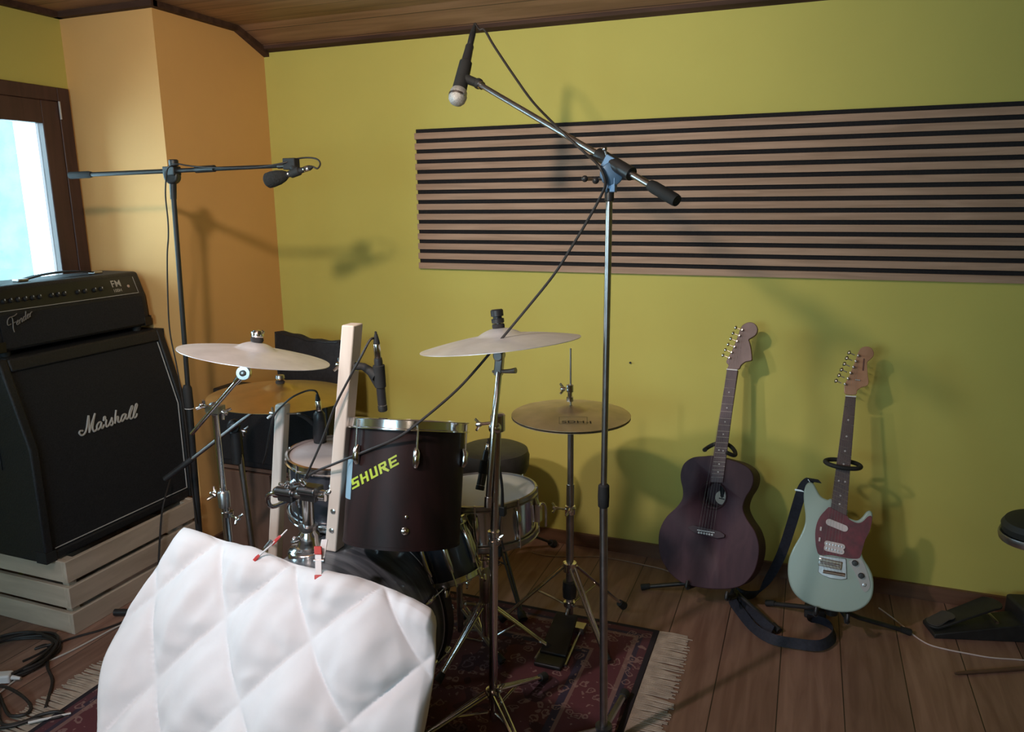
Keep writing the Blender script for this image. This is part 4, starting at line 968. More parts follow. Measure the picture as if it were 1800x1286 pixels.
# ================================================================== FRONT CHROME MICROPHONE STAND
yM = 1.85
bM = PY(1060.5, 1316, yM); bM.z = RUGZ
t = thing('microphone_stand', bM, 'tall chrome boom microphone stand at the front, blue knuckle joint, right of the hi-hat cymbal', 'stand')
t['label'] = 'tall chrome boom microphone stand in front of the slat panel and hi-hat'
sl = PY(1061, 872, yM); jt = PY(1071, 345, yM); jt0 = PY(1070, 357, yM)
obj('lower_tube', MB().tube([(bM.x, bM.y, RUGZ+.04), sl], .0108, 20), chrome_dull, t)
obj('upper_tube', MB().tube([sl, jt], .0082, 20), chrome_dull, t)
obj('height_grip', MB().lathe([(.012, -.03), (.0145, -.027), (.0155, 0), (.0145, .03), (.011, .034)], sl, UPZ, 20), rubber, t)
obj('tube_cap', MB().lathe([(.009, -.012), (.0115, -.01), (.0115, .018), (.009, .022)], jt, UPZ, 18), black, t)
J = PY(1075, 306, yM)
blue_m = mat('blue_painted_joint', (.10, .19, .33), .4, .2)
obj('knuckle', MB().lathe([(.023, -.013), (.028, -.010), (.028, .010), (.023, .013)], J, (.3, -.95, 0), 20).box(J+Vector((0, 0, -.025)), (.024, .022, .035)).box(J+Vector((.004, 0, .022)), (.05, .02, .03), Matrix.Rotation(.5, 3, 'Y')), blue_m, t, bevel=.002, label='blue painted knuckle joint')
kn = obj('knob_bolt', MB().tube([J+Vector((0, -.005, -.012)), PY(1028, 314, yM-.03)], .0038, 10), chrome, t)
obj('knob_tip', MB().ball(PY(1028, 314, yM-.03), .008, 12).ball(PY(1047, 317, yM-.02), .0085, 12), black, kn)
obj('top_screw', MB().tube([J+Vector((-.008, 0, .03)), PY(1063, 262, yM)], [.004, .003], 8).ball(PY(1063, 262, yM), .006, 10), chrome_dull, t)
Mtip = PY(841, 147, 2.14); Mrear = PY(1190, 353, yM-.10)
bdir = (Mtip-Mrear).normalized()
def onb(u): # point of the boom whose picture column is u
    lo, hi = 0., 1.
    for _ in range(40):
        k = (lo+hi)/2; p = Mrear.lerp(Mtip, k); dd = p-EYE; uu = 900+F*dd.dot(RT)/dd.dot(FW)
        if uu > u: lo = k
        else: hi = k
    return Mrear.lerp(Mtip, (lo+hi)/2)
obj('boom_tube', MB().tube([Mrear, onb(1040), Mtip], [.0078, .0078, .0074], 18), chrome_dull, t)
obj('boom_clamp', MB().tube([onb(1052), onb(1110)], .0165, 18), black, t, label='black clamp sleeve on the boom')
obj('counter_grip', MB().tube([onb(1143), onb(1150), onb(1186), Mrear], [.0125, .0145, .0145, .013], 18), rubber, t)
hub = Vector((bM.x, bM.y, .055))
obj('leg_hub', MB().lathe([(.012, -.025), (.024, -.023), (.024, .02), (.012, .022)], hub, UPZ, 20), black, t)
tripod(t, bM, .058, .05, .235, (math.radians(88), math.radians(208), math.radians(328)), .010, chrome_dull, RUGZ, False, .016)
mtop, mball = PY(826, 80, 2.19), PY(804.5, 170, 2.12)
dm = (mball-mtop).normalized(); Lm = (mball-mtop).length
cp_ = mtop.lerp(mball, .62)
obj('mic_clip', MB().lathe([(.0165, -.05), (.0185, -.048), (.0215, .045), (.019, .048)], cp_, dm, 20).tube([cp_, Mtip], [.014, .012], 12).ball(Mtip, .0155, 14), rubber, t)
obj('clip_collar', MB().tube([Mtip-bdir*.006, Mtip-bdir*.02], .0115, 16), chrome, t)
m4 = thing('microphone', mball, 'black handheld vocal microphone with silver ball grille hanging head down under the ceiling', 'microphone')
obj('handle', MB().lathe([(.0115, 0), (.0125, .004), (.0125, Lm*.1), (.0185, Lm*.78), (.020, Lm*.80), (.020, Lm*.84)], mtop, dm, 28), mat('mic_black', (.025, .024, .027), .38), m4)
mesh_m = mat('silver_mesh', (.50, .48, .47), .6, .7, var=.35, scale=420, bump=.3)
obj('ball_grille', MB().lathe([(.020, -.026), (.0245, -.016), (.0262, 0), (.0245, .012), (.018, .021), (.008, .0255), (0, .026)], mball, dm, 32), mesh_m, m4, label='silver wire mesh ball grille')
obj('grille_band', MB().lathe([(.0268, -.0035), (.0272, 0), (.0268, .0035), (.0255, 0)], mball-dm*.002, dm, 32, close=True), chrome_dull, m4)
zmax = ZC-.03
p1 = PY(835, 62, 2.2)
def yat(u): k = onb(u); return k.y
cable_with_plug('microphone_cable', 'long black lead from the hanging vocal microphone sloping down to the tom mount', mtop, -dm,
    [PY(843, 52, 2.215), PY(852, 53, 2.215), PY(868, 80, 2.20), PY(900, 128, 2.17), PY(935, 177, 2.12), PY(972, 216, yat(972)-.012), PY(1000, 243, yat(1000)-.014), PY(1030, 270, yat(1030)-.013), PY(1050, 288, yM-.025), PY(1060, 305, yM-.03), PY(1064, 325, yM-.025), PY(1056, 345, yM-.015), PY(1036, 382, yM-.01),
     PY(1006, 432, yM-.015), PY(974, 482, yM-.02), PY(930, 537, yM-.035), PY(886, 590, yM-.06), PY(842, 643, 1.745), PY(800, 688, 1.70), PY(745, 735, 1.645), PY(700, 768, 1.625), PY(650, 790, 1.622), PY(612, 805, 1.632), PY(585, 816, 1.636), PY(560, 826, 1.645), PY(545, 834, yb-.022), PY(534, 846, yb-.0)], .0036, .06, 6, black)

# ================================================================== LEFT BLACK BOOM STAND
yL = 2.10
t0 = PY(303, 310, yL); bt = PY(350, 930, yL); dirp = (bt-t0); k = (t0.z-0)/(t0.z-bt.z); bL = t0+dirp*k; bL.z = 0
t = thing('microphone_stand', bL, 'black boom microphone stand on the left in front of the orange pillar', 'stand')
mid = PY(331, 690, yL)
obj('lower_tube', MB().tube([bL+Vector((0, 0, .03)), mid], .0120, 18), black, t)
obj('upper_tube', MB().tube([mid, PY(304, 330, yL)], .0085, 16), black, t)
gr = obj('height_grip', MB().tube([PY(333, 718, yL), PY(329, 682, yL), PY(328, 676, yL)], [.0165, .0165, .011], 18), rubber, t)
obj('grip_ring', MB().lathe([(.0168, -.0015), (.0176, 0), (.0168, .0015), (.016, 0)], PY(333, 717, yL), (mid-bL), 20, close=True), silver, gr)
obj('upper_sleeve', MB().tube([PY(304, 322, yL), PY(305, 350, yL)], [.012, .0105], 14), black, t)
obj('knuckle', MB().lathe([(.022, -.016), (.026, -.012), (.026, .012), (.022, .016)], t0, (.25, -.96, 0), 20).box(t0+Vector((0, 0, .018)), (.05, .035, .03)), black, t, bevel=.003)
obj('top_knob', MB().lathe([(.008, -.012), (.016, -.010), (.016, .008), (.012, .011)], PY(305, 286, yL), UPZ, 16), black, t)
L0, L1 = PY(127, 308, yL-.02), PY(508, 291, yL+.01)
obj('boom_tube', MB().tube([L0, L0.lerp(L1, .5), L1], [.0078, .0078, .0058], 14), black, t)
obj('counter_grip', MB().tube([L0.lerp(L1, -.01), L0.lerp(L1, .085), L0.lerp(L1, .1)], [.0125, .0125, .0095], 14), rubber, t)
obj('boom_lock', MB().tube([PY(345, 298, yL), PY(377, 296, yL)], .0115, 14), black, t)
obj('end_thread', MB().tube([PY(489, 292, yL+.008), PY(501, 291.5, yL+.01)], .0085, 14), chrome_dull, t)
obj('mic_clip', MB().box(PY(512, 288, yL+.01), (.046, .03, .036)).tube([PY(515, 290, yL+.01), PY(519, 301, yL-.002)], [.013, .012], 12).tube([PY(511, 306, yL-.006), PY(527, 300, yL-.004)], .0135, 14), rubber, t, bevel=.003)
tripod(t, bL, .26, .12, .26, (.5, 2.6, -1.5), .009, black, 0, False, .016)
F0, F1 = PY(469, 318, yL-.012), PY(534, 298, yL-.004)
df = (F1-F0).normalized(); Lf = (F1-F0).length
m5 = thing('microphone', F0, 'small black microphone with foam windscreen on the left boom by the orange wall', 'microphone')
obj('body', MB().tube([F0+df*.04, F1-df*.012, F1], [.0095, .0095, .0085], 16), mat('mic_black', (.025, .024, .027), .38), m5)
obj('body_ring', MB().lathe([(.0096, -.002), (.0106, 0), (.0096, .002), (.009, 0)], F0+df*.088, df, 16, close=True), chrome_dull, m5)
obj('foam_windscreen', MB().lathe([(.0, -.002), (.019, 0), (.0245, .006), (.0255, .022), (.0235, .045), (.018, .066), (.012, .078), (.010, .079)], F0, df, 28), mat('black_foam', (.016, .015, .015), .95, var=.4, scale=200, bump=.4), m5)
cable_with_plug('microphone_cable', 'thin black lead looping from the foam microphone along the left boom and down its pole', F1, df,
    [PY(558, 296, yL), PY(563, 288, yL+.01), PY(558, 280, yL+.018), PY(543, 277, yL+.02), PY(522, 279, yL+.02), PY(495, 287, yL-.012), PY(450, 294, yL-.014), PY(400, 295, yL-.016), PY(360, 294, yL-.014), PY(330, 291, yL-.016), PY(310, 288, yL-.03), PY(296, 294, yL-.03), PY(292, 312, yL-.03), PY(291, 345, yL-.016), PY(295, 385, yL-.012), PY(296, 415, yL-.012), PY(294, 450, yL-.012), PY(295, 520, yL-.012), PY(299, 585, yL-.012), PY(312, 650, yL-.012), PY(326, 740, yL-.016), PY(338, 860, yL-.016), PY(346, 920, yL-.016)], .0027, .03, 6)

# ================================================================== WHITE QUILT OVER THE BASS DRUM
quilt_m = mat('white_quilt_cotton', (.74, .70, .70), .85, var=.02, scale=20, bump=.12, sheen=.2)
rows = [ # picture position and depth of the sheet, from behind the fold to the floor
    [(322, 927, 1.60), (450, 968, 1.545), (555, 1002, 1.492), (672, 1029, 1.482), (764, 1082, 1.475)],
    [(312, 944, 1.575), (442, 988, 1.51), (551, 1021, 1.462), (672, 1047, 1.452), (766, 1097, 1.452)],
    [(266, 1010, 1.50), (400, 1045, 1.47), (528, 1060, 1.44), (660, 1075, 1.425), (765, 1118, 1.44)],
    [(216, 1090, 1.435), (358, 1120, 1.41), (500, 1135, 1.375), (640, 1150, 1.375), (764, 1170, 1.41)],
    [(184, 1170, 1.37), (330, 1195, 1.36), (474, 1212, 1.32), (615, 1225, 1.325), (755, 1230, 1.385)],
    [(174, 1250, 1.30), (312, 1275, 1.31), (452, 1290, 1.27), (592, 1296, 1.28), (744, 1288, 1.36)],
    [(166, 1330, 1.23), (300, 1360, 1.27), (436, 1375, 1.23), (574, 1375, 1.24), (728, 1345, 1.34)],
]
G = [[PY(*c) for c in r] for r in rows]
G.append([Vector((p.x, p.y-.015, .03)) for p in G[-1]])
nr, nc = len(G), 5
def cr1(p0, p1, p2, p3, t): return .5*((2*p1)+(p2-p0)*t+(2*p0-5*p1+4*p2-p3)*t*t+(3*p1-p0-3*p2+p3)*t**3)
def cat1(lst, x):
    n = len(lst); i = min(int(x), n-2); t = x-i; g = lambda j: lst[j] if 0 <= j < n else (2*lst[0]-lst[1] if j < 0 else 2*lst[-1]-lst[-2])
    return cr1(g(i-1), g(i), g(i+1), g(i+2), t)
NU, NV = 150, 170
Vq = [[None]*(NU+1) for _ in range(NV+1)]
for j in range(NV+1):
    rowc = [cat1([G[r][c] for r in range(nr)], j/NV*(nr-1)) for c in range(nc)]
    for i in range(NU+1): Vq[j][i] = cat1(rowc, i/NU*(nc-1))
# stitch lattice fitted to the seam crossings
J = [((274, 1044), (0, 0)), ((399, 951), (1, 0)), ((274, 1191), (0, 1)), ((388, 1088), (1, 1)), ((511, 983), (2, 1)), ((432, 1245), (1, 2)), ((558, 1122), (2, 2)), ((674, 1030), (3, 2)), ((598, 1268), (2, 3)), ((746, 1169), (3, 3))]
def qb(u, v): a, b_ = (u-450)/300, (v-1100)/200; return [1, a, b_, a*a, a*b_, b_*b_]
Am = np.array([qb(*p) for p, _ in J]); cu = np.linalg.lstsq(Am, np.array([c[0] for _, c in J], float), rcond=None)[0]; cv = np.linalg.lstsq(Am, np.array([c[1] for _, c in J], float), rcond=None)[0]
def picof(p): dd = p-EYE; w_ = dd.dot(FW); return 900+F*dd.dot(RT)/w_, 643-F*dd.dot(UP)/w_
from mathutils import noise
def puff(p, i, j):
    u, v = picof(p); r = np.array(qb(u, v)); a, b_ = float(r@cu), float(r@cv)
    ea, eb = abs(math.sin(math.pi*a)), abs(math.sin(math.pi*b_))
    h = .046*(ea**.6)*(eb**.6)
    h += .013*noise.noise(Vector((a*2.3+b_*1.1, b_*3.1, 4)))*min(1, 3*ea*eb)
    # puckers running away from the seams
    wv = math.sin(17*a-6*b_+3*noise.noise(Vector((a*2, b_*2, 1))))*math.exp(-abs((b_ % 1)-.86)*5)+math.sin(15*b_+9*a+2.5*noise.noise(Vector((a*3, b_*2, 8))))*math.exp(-abs((a % 1)-.12)*6)
    h += .0034*wv*min(1, 4*ea*eb)
    return h
mq = MB(); pts = []
for j in range(NV+1):
    for i in range(NU+1):
        a = Vq[j][min(i+1, NU)]-Vq[j][max(i-1, 0)]; b_ = Vq[min(j+1, NV)][i]-Vq[max(j-1, 0)][i]
        nrm = b_.cross(a); nrm = nrm.normalized() if nrm.length > 1e-9 else Vector((0, -1, 0))
        if nrm.y > 0 and j > NV*.2: nrm = -nrm
        if j <= NV*.2 and nrm.z < 0 and nrm.y > 0: nrm = -nrm
        e = min(i, NU-i)/NU; edge = min(1, e/.03)**.5*min(1, (NV-j)/NV/.02)**.5
        top = min(1, j/NV/.16)
        pts.append(Vq[j][i]+nrm*puff(Vq[j][i], i, j)*edge*(.25+.75*top))
for p_ in pts: p_.z = max(p_.z, RUGZ+.006)
W1 = NU+1
front = [(j*W1+i, j*W1+i+1, (j+1)*W1+i+1, (j+1)*W1+i) for j in range(NV) for i in range(NU)]
# back layer of the quilt is a little behind, joined round the edge
bpts = []
for j in range(NV+1):
    for i in range(NU+1):
        e = min(min(i, NU-i)/NU/.03, 1); f = min((NV-j)/NV/.03, 1)
        bpts.append(Vq[j][i]+Vector((0, .004+.012*min(e, f)*min(1, j/NV/.1), -.002)))
for p_ in bpts: p_.z = max(p_.z, RUGZ+.004)
Nn = W1*(NV+1)
mq.add(pts+bpts, front+[tuple(Nn+x for x in reversed(f)) for f in front])
per = [i for i in range(NU+1)]+[j*W1+NU for j in range(1, NV+1)]+[NV*W1+i for i in range(NU-1, -1, -1)]+[j*W1 for j in range(NV-1, 0, -1)]
for k in range(len(per)):
    a, b_ = per[k], per[(k+1) % len(per)]; mq.f.append((b_, a, Nn+a, Nn+b_))
tag(obj('quilt', mq, quilt_m, base=(BX-.1, 1.4, RUGZ), angle=80), 'puffy white stitched quilt draped over the front of the bass drum', 'quilt')

# spring clamps holding the quilt
def quilt_clamp(label, a, b_, c, w):
    """a = handle tip, b = hinge, c = jaw tip"""
    a, b_, c = Vector(a), Vector(b_), Vector(c)
    t = thing('spring_clamp', c, label, 'clamp')
    s = Vector(w).normalized(); n = (c-a).cross(s).normalized()
    if n.y > 0: n = -n
    def bar(p, q, wd, th, off): 
        p = p+n*off; q = q+n*off; h = s*wd/2; k = n*th/2
        return [p-h-k, p+h-k, p+h+k, p-h+k, q-h-k, q+h-k, q+h+k, q-h+k]
    obj('handle', MB().hexa(bar(a, a.lerp(b_, .62), .019, .009, .0)), red_pl, t, bevel=.002, label='red plastic handle grip')
    obj('jaw_bar', MB().hexa(bar(a.lerp(b_, .6), b_.lerp(c, .78), .0165, .004, .0)), white_pl, t, bevel=.0015)
    obj('jaw_tip', MB().hexa(bar(b_.lerp(c, .76), c, .0195, .010, .0)), red_pl, t, bevel=.002, label='red plastic jaw tip')
    obj('spring', MB().tube([b_-s*.013-n*.006, b_+s*.013-n*.006], .006, 12), chrome_dull, t)
    r = MB().hexa(bar(a+Vector((0, .030, .006)), b_+Vector((0, .012, 0)), .0165, .004, 0)); obj('rear_bar', r, white_pl, t, bevel=.0015)
    return t
quilt_clamp('red and white spring clamp gripping the quilt in front of the tom mount', PY(559, 960, 1.485), PY(560, 984, 1.462), PY(560, 1019, 1.437), RT)
quilt_clamp('red and white spring clamp on the quilt edge left of the tom mount, tilted sideways', PY(490, 945, 1.52), PY(474, 960, 1.505), PY(446, 985, 1.478), (Vector((.6, .2, .75))))
# ================================================================== GUITARS
def closed_smooth(pts, k=5):
    n = len(pts); out = []
    for i in range(n):
        p0, p1, p2, p3 = pts[i-1], pts[i], pts[(i+1) % n], pts[(i+2) % n]
        for j in range(k): out.append(cr1(p0, p1, p2, p3, j/k))
    return out
def gframe(B, T, yaw):
    U = (T-B).normalized(); V = Vector((math.cos(yaw), math.sin(yaw), 0)); V = (V-U*V.dot(U)).normalized(); return U, V, V.cross(U)
def z2p(lst, k, ox, oy): return [(ox+x/k, oy+y/k) for x, y in lst]
def tuner(head, p, out, N, m):
    obj('tuner_post', MB().lathe([(.0045, 0), (.0045, .006), (.003, .012), (.0038, .015), (0, .0155)], p, N, 12), m, head)
    e = p+out*.030-N*.012
    obj('tuner_button', MB().tube([p+out*.012-N*.012, e], .002, 8).lathe([(.003, -.002), (.0075, 0), (.0085, .004), (.006, .007), (0, .008)], e, (out*.4+N*.2).normalized(), 12), m, head)
def strings(parent, pairs, r=.0006):
    m = MB()
    for a, b_ in pairs: m.tube([a, b_], r, 5)
    return obj('strings', m, string_m, parent)

# ---------------------------------------------------------------- acoustic guitar
B = PZ(1246, 1033, .115); T = PD(1318.5, 566, 2.868)
U, V, N = gframe(B, T, -.22)
on = lambda u, v, off=0: PP(u, v, B, N)+N*off
mahog = wood('dark_mahogany', (.040, .017, .026), (.068, .030, .040), .6, (11, 11, 1.6), spec=.3)
mahog_neck = wood('mahogany_neck', (.11, .05, .045), (.17, .085, .078), .42, (11, 11, 1.6))
fret_m = wood('rosewood_board', (.075, .043, .05), (.125, .075, .085), .6, (16, 16, 1.3))
t = thing('acoustic_guitar', B, 'dark brown acoustic guitar standing upright against the yellow wall', 'guitar')
ol = z2p([(520, 70), (470, 72), (400, 80), (350, 112), (328, 160), (326, 212), (338, 270), (335, 325), (302, 375), (242, 432), (205, 500), (194, 570), (200, 650), (230, 722), (280, 786), (350, 832), (450, 856), (550, 864), (640, 858), (705, 832), (758, 770), (786, 690), (792, 605), (768, 520), (722, 450), (697, 385), (712, 322), (748, 262), (760, 202), (738, 150), (680, 112), (600, 88)], 3.385, 1100, 780)
out = [on(*p) for p in closed_smooth([Vector(p) for p in ol], 4)]
DEP = .098
body = obj('body', MB().prism(out, -N*DEP), mahog, t, bevel=.003, angle=50)
hc_ = on(1253.6, 870); rad = .047
cut = obj('cutter', MB().lathe([(rad, -.075), (rad, .03)], hc_, N, 40), mahog, t)
bo = body.modifiers.new('hole', 'BOOLEAN'); bo.object = cut; bo.operation = 'DIFFERENCE'; bo.solver = 'EXACT'
bpy.context.view_layer.update()
dg = bpy.context.evaluated_depsgraph_get(); me2 = bpy.data.meshes.new_from_object(body.evaluated_get(dg))
body.modifiers.clear(); body.data = me2; bpy.data.objects.remove(cut)
rs = [(rad+.002, 0), (rad+.002, .0006), (rad+.008, .0006), (rad+.008, 0)]
obj('rosette', MB().lathe(rs, hc_, N, 48, close=True), mat('rosette_dark', (.03, .014, .016), .85, spec=.1), t)
lb = on(1266, 876)-N*.072
obj('maker_label', MB().lathe([(.026, 0), (.026, .0006), (0, .0006)], hc_-N*.0745+V*.012-U*.008, N, 28), mat('label_paper', (.62, .54, .46), .8), t, label='pale oval paper label seen through the soundhole')
mm = MB(); c_ = hc_-N*.0735+V*.012-U*.012
mm.box(c_, (.022, .001, .004), Matrix((V, -N, U)).transposed()); mm.box(c_+U*.010, (.014, .001, .005), Matrix((V, -N, U)).transposed())
obj('label_mark', mm, mat('label_ink', (.05, .03, .03), .7), t, smooth=False)
nk = [on(1278.3, 650), on(1297.3, 651.5), on(1271.5, 848), on(1250, 847)]
n0, n1_, n2, n3 = nk
fb = MB().prism([p+N*.001 for p in (n0, n3, n2, n1_)], N*.006)
fbo = obj('fretboard', fb, fret_m, t, bevel=.001)
hb = [on(1278.3, 650), on(1297.3, 651.5), on(1274, 805), on(1253.5, 801)]
nkm = MB(); sec = []
for k in range(9):
    f = k/8; a = hb[0].lerp(hb[3], f); b_ = hb[1].lerp(hb[2], f); c_ = (a+b_)/2; hw = (b_-a)/2
    sec.append([a, a-N*.008, c_-hw*.6-N*.018, c_-N*.022, c_+hw*.6-N*.018, b_-N*.008, b_])
vs = [p for s in sec for p in s]; fs = [(k*7+i, k*7+i+1, (k+1)*7+i+1, (k+1)*7+i) for k in range(8) for i in range(6)]+[(k*7+6, k*7, (k+1)*7, (k+1)*7+6) for k in range(8)]+[tuple(range(7)), tuple(56+i for i in reversed(range(7)))]
obj('neck', nkm.add(vs, fs), mahog_neck, t, angle=60)
obj('nut', MB().prism([n0+N*.001+U*.004, n1_+N*.001+U*.004, n1_+N*.001, n0+N*.001], N*.0085), white_pl, t, smooth=False, label='white nut')
Ln = (n0-n3).length; scale_len = .63
fm_ = MB(); dm_ = MB()
for i in range(1, 20):
    f = scale_len*(1-2**(-i/12))/Ln
    if f > .98: break
    a, b_ = n0.lerp(n3, f), n1_.lerp(n2, f); obj('fret', MB().tube([a+N*.0072, b_+N*.0072], .0007, 6), steel, fbo)
for i in (3, 5, 7, 9, 12, 15, 17):
    f = scale_len*(1-(2**(-i/12)+2**(-(i-1)/12))/2)/Ln
    if f > .97: break
    c_ = (n0.lerp(n3, f)+n1_.lerp(n2, f))/2
    for q in ((-.008, .008) if i == 12 else (0,)):
        obj('inlay_dot', MB().lathe([(.0028, 0), (.0028, .0006), (0, .0006)], c_+V*q+N*.0068, N, 12), mat('pearl_dot', (.6, .56, .55), .4), fbo)
hs = z2p([(165, 825), (183, 772), (150, 732), (150, 690), (220, 560), (300, 380), (372, 180), (440, 115), (520, 95), (592, 125), (630, 200), (610, 280), (552, 330), (495, 366), (510, 420), (530, 520), (542, 640), (534, 692), (440, 715), (372, 770), (330, 830)], 8.867, 1260, 555)
hp3 = [on(*p) for p in closed_smooth([Vector(p) for p in hs], 3)]
head = obj('headstock', MB().prism([p-N*.002 for p in hp3], -N*.014), mahog_neck, t, bevel=.0015, angle=50)
gold = mat('tuner_metal', (.72, .66, .58), .25, 1.0)
posts = z2p([(405, 222), (362, 310), (325, 397), (285, 485), (240, 570), (203, 656)], 8.867, 1260, 555)
outd = (-V*.9+U*.25).normalized()
for p in posts: tuner(head, on(*p), outd, N, gold)
sad0, sad1 = on(1227.5, 930), on(1258, 935)
br = MB(); bc = (sad0+sad1)/2
bo_ = [bc+V*x+U*y for x, y in ((-.07, .002), (-.05, .010), (.05, .010), (.07, .002), (.07, -.008), (.045, -.018), (-.045, -.018), (-.07, -.008))]
bro = obj('bridge', MB().prism(bo_, N*.008), mat('rosewood_bridge', (.045, .020, .026), .6), t, bevel=.0015)
obj('saddle', MB().prism([sad0+N*.008, sad0+N*.008-U*.003, sad1+N*.008-U*.003, sad1+N*.008], N*.005), white_pl, bro, smooth=False, label='white saddle')
sp = []
for i in range(6):
    f = .06+i*.176; p = on(1228.5, 935).lerp(on(1255, 939.5), f)+N*.008
    obj('bridge_pin', MB().lathe([(.003, 0), (.0042, .002), (.0035, .005), (0, .006)], p, N, 12), white_pl, bro)
    a = sad0.lerp(sad1, .08+i*.168)+N*.0135; b_ = n0.lerp(n1_, .1+i*.16)+N*.010
    sp += [(a, b_), (a, p+N*.003), (b_, on(*posts[5-i])+N*.008)]
strings(t, sp, .00035)
# stand for the acoustic guitar
def guitar_stand(label, hub, feet, yoke_u, Bp, U, V, N, dep, half, ring=False):
    t = thing('guitar_stand', (hub.x, hub.y, 0), label, 'stand')
    col = Vector((hub.x, hub.y, .13))
    topy = yoke_u
    obj('column', MB().tube([(hub.x, hub.y, .06), col, topy-N*.045-U*.02, topy-N*.04], .010, 14), black, t)
    obj('hub', MB().lathe([(.014, -.035), (.022, -.03), (.022, .03), (.014, .035)], (hub.x, hub.y, .09), UPZ, 18), black, t)
    for f in feet:
        f = Vector((f.x, f.y, .011))
        lg = obj('leg', MB().tube([(hub.x, hub.y, .09), Vector((hub.x, hub.y, .075)).lerp(f, .35), f], .0085, 12), black, t)
        dd = (Vector((hub.x, hub.y, .09))-f).normalized(); obj('rubber_foot', MB().tube([f+dd*.035, f], [.011, .0125], 12), rubber, lg)
    m = MB()
    yc_ = topy-N*.004; hz = Vector((N.x, N.y, 0)).normalized(); ym_ = MB()
    ang = [math.radians(a) for a in ((range(0, 361, 20)) if ring else range(-52, 233, 19))]
    # band round the neck, level with the floor, back at angle 90
    ym_.tube([yc_+V*.058*math.cos(a)-hz*.042*math.sin(a)+UPZ*(.004 if ring else -.012*math.cos(2*a)) for a in ang], .0078, 10, smooth=2)
    obj('neck_yoke', ym_, rubber, t)
    for s in (-1, 1):
        a = Vector((hub.x, hub.y, .115)); c_ = Bp+V*s*half-U*.016-N*(dep+.012)
        arm = obj('lower_arm', MB().tube([a, c_, c_+N*(dep+.03), c_+N*(dep+.034)+U*.025], .0068, 10, smooth=4), black, t)
        obj('rubber_sleeve', MB().tube([c_+N*(dep*.5), c_+N*(dep+.028)], .0095, 10), rubber, arm)
    return t
yk = on(1265, 789)
hub = (B-N*(DEP+.07)-U*.0); hub = Vector((hub.x, hub.y, 0)); hub.y = min(hub.y, 2.93)
guitar_stand('black tripod guitar stand under the acoustic guitar', hub, [PZ(1127, 1036, 0), hub+Vector((.22, -.19, 0)), hub+Vector((.05, .11, 0))], yk, B, U, V, N, DEP, .075)

# ---------------------------------------------------------------- electric guitar
B = PZ(1462, 1076, .125); T = PD(1521.5, 608.5, 2.715)
U, V, N = gframe(B, T, -.04)
on = lambda u, v, off=0: PP(u, v, B, N)+N*off
K = lambda l: z2p(l, 4.287, 1380, 800)
green_m = mat('pale_surf_green', (.34, .43, .38), .25, coat=.5, var=.02)
t = thing('electric_guitar', B, 'pale green electric guitar with dark red pickguard beside the acoustic guitar', 'guitar')
ol = K([(352, 330), (320, 334), (270, 308), (238, 255), (215, 213), (185, 203), (158, 222), (141, 280), (142, 360), (152, 440), (148, 520), (112, 610), (66, 690), (32, 770), (20, 850), (27, 940), (58, 1022), (120, 1090), (205, 1132), (305, 1163), (410, 1182), (515, 1178), (600, 1140), (650, 1080), (668, 1000), (660, 910), (630, 840), (592, 780), (576, 725), (592, 655), (632, 585), (656, 500), (660, 442), (640, 417), (612, 428), (580, 468), (545, 490), (505, 482), (470, 458), (466, 400)])
out = [on(*p) for p in closed_smooth([Vector(p) for p in ol], 4)]
obj('body', MB().prism(out, -N*.042), green_m, t, bevel=.008, angle=60)
pg_m = mat('dark_red_tortoise', (.13, .010, .018), .42, var=.35, scale=45)
pg = K([(350, 388), (300, 418), (252, 480), (229, 560), (229, 650), (240, 715), (262, 748), (350, 752), (455, 772), (520, 778), (560, 772), (580, 718), (602, 640), (640, 560), (654, 480), (648, 456), (622, 462), (582, 500), (540, 508), (482, 482), (464, 452)])
pgo = obj('pickguard', MB().prism([on(*p)+N*.0005 for p in closed_smooth([Vector(p) for p in pg], 3)], N*.0025), pg_m, t, angle=50, label='dark red pickguard')
def capsule(a, b_, r, h, name, m, parent, z=.003):
    d = (b_-a).normalized(); s = N.cross(d); pts = []
    for c_, st in ((b_, -math.pi/2), (a, math.pi/2)):
        for k in range(9): an = st+math.pi*k/8; pts.append(c_+(d*math.cos(an)+s*math.sin(an))*r+N*z)
    return obj(name, MB().prism(pts, N*h), m, parent, bevel=.001)
cream = mat('cream_pickup', (.66, .56, .55), .4)
pu = [on(*p) for p in K([(334, 503), (448, 549)])]
capsule(pu[0], pu[1], .0115, .005, 'neck_pickup', cream, pgo)
for a, b_ in (((318, 663), (430, 687)), ((314, 698), (424, 724))):
    pa, pb = [on(*p) for p in K([a, b_])]
    ho = capsule(pa, pb, .0098, .005, 'bridge_pickup', cream, pgo)
    for i in range(6): obj('pole_piece', MB().lathe([(.0032, 0), (.0032, .001), (0, .0012)], pa.lerp(pb, i/5)+N*.008, N, 12), chrome_dull, ho)
for p in K([(270, 552), (260, 632)]):
    q = on(*p); obj('slide_switch', MB().box(q+N*.005, (.006, .014, .006), Matrix((V, U, N)).transposed()), cream, pgo, bevel=.001)
